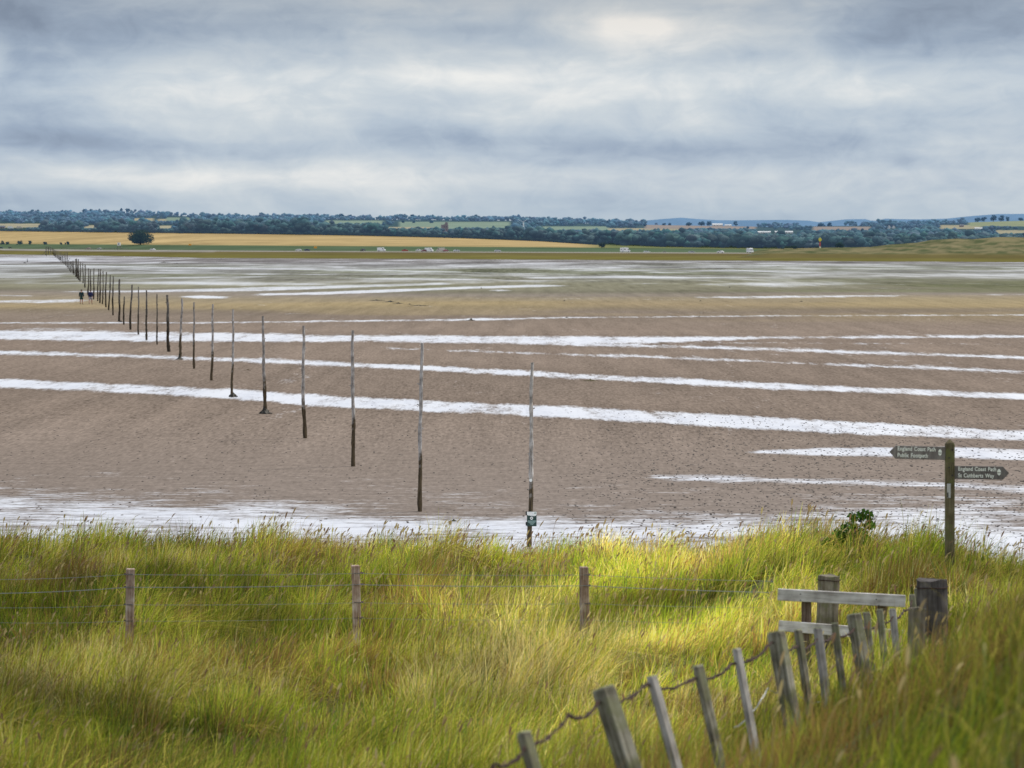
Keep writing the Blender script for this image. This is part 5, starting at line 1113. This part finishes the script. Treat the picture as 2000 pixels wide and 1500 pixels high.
    for lg in legs:
        a_, b_ = lg[2], lg[3]; skin_mesh('shoe', [[(a_[0], a_[1]-.03*k, a_[2]-.035*k, .048*k), (a_[0], a_[1]+.05*k, a_[2]-.045*k, .046*k), (b_[0], b_[1]+.03*k, max(.03*k, b_[2]), .036*k)]], m_shoe, t)
    if bag: 
        bm = bmesh.new(); box(bm, S(0, -.20, 1.27), S(.34, .18, .46), bev=.05*k); obj('rucksack', bm, bag, t)
    return t
m_shoe = plain('brown_shoe', (.06, .035, .025), .8); cl_dg = plain('dark_green_cloth', (.008, .030, .035), .85); cl_dg2 = plain('green_shorts', (.02, .06, .05), .85); cl_nv = plain('navy_cloth', (.008, .012, .075), .85); cl_gr = plain('grey_cloth', (.30, .29, .34), .85); cl_bk = plain('black_cloth', (.015, .015, .018), .85); cl_wh = plain('white_cloth', (.75, .75, .76), .85); cl_bl = plain('blue_cloth', (.05, .08, .20), .85)
person('walker in dark green jacket and green shorts walking away left of the poles', onsand(159, 594), R(4), 1.76, cl_dg, cl_dg2, .10, .06).scale = (1.18, 1.1, 1)
person('walker in navy jacket and pale grey shorts walking away beside the poles', onsand(176.8, 594), R(-3), 1.74, cl_nv, cl_gr, .20, .10, bag=cl_nv).scale = (1.2, 1.1, 1)
person('lone distant figure in black far out left of the poles', onsand(53.5, 513), R(120), 1.8, cl_bk, cl_bk, .2, .1, False, False, cl_bk)
person('distant figure in black standing left of the crowded far poles', onsand(90.5, 501), R(10), 1.85, cl_bk, cl_bk, .15, .1, False, False, cl_bk)
person('dark figure walking among the far poles', onsand(117.5, 508), R(20), 1.85, cl_bk, cl_bk, .15, .1, False, False, cl_bk)
person('blue clad figure right behind the dark one among the far poles', onsand(121.8, 506), R(10), 1.8, cl_bl, cl_bk, .15, .1, False, False, cl_bk)
person('figure in white just right of the far poles', onsand(136, 507), R(10), 1.8, cl_wh, cl_gr, .15, .1, False, False, cl_bk)
for px, c_, lb in ((1752, cl_wh, 'figure in a white top walking below the far right dunes'), (1756.5, cl_bk, 'figure in black beside the white topped walker below the dunes')):
    Yp = 1600.0; p = at(px, DUNE_FRONT(px)+1.0, Yp); p = tz(px, .72); person(lb, p, R(90), 1.8, c_, cl_bk, .2, .1, False, False, cl_bk)
# dog
p = onsand(48.5, 515); t = thing('dog', 'small dark dog beside the lone distant figure', 'dog', p, R(200))
dg = [[(0, 0, .50, .13), (.28, 0, .50, .14), (.42, 0, .56, .09), (.55, 0, .70, .075), (.68, 0, .68, .045)], [(0, 0, .50, .13), (-.22, 0, .48, .11), (-.36, 0, .58, .03), (-.46, 0, .68, .02)]]
for sy in (-1, 1):
    dg.append([(.28, 0, .50, .14), (.32, .09*sy, .34, .05), (.31, .09*sy, .18, .03), (.32, .09*sy, .02, .03)]); dg.append([(-.22, 0, .48, .11), (-.18, .09*sy, .34, .07), (-.31, .09*sy, .19, .032), (-.27, .09*sy, .02, .03)])
    dg.append([(.55, 0, .70, .075), (.52, .05*sy, .79, .02)])
skin_mesh('body', dg, cl_bk, t)
p = onsand(243, 503); t = thing('egret', 'white wading bird at the far marsh edge', 'bird', p, R(160))
skin_mesh('body', [[(0, 0, .50, .13), (.18, 0, .58, .11), (.26, 0, .74, .045), (.20, 0, .90, .04), (.30, 0, .98, .05), (.46, 0, .96, .012)], [(0, 0, .50, .13), (-.28, 0, .44, .05)], [(0, 0, .50, .13), (.02, .05, .25, .015), (.0, .05, .01, .015)], [(0, 0, .50, .13), (.0, -.05, .25, .015), (.04, -.05, .01, .015)]], m_white, t)
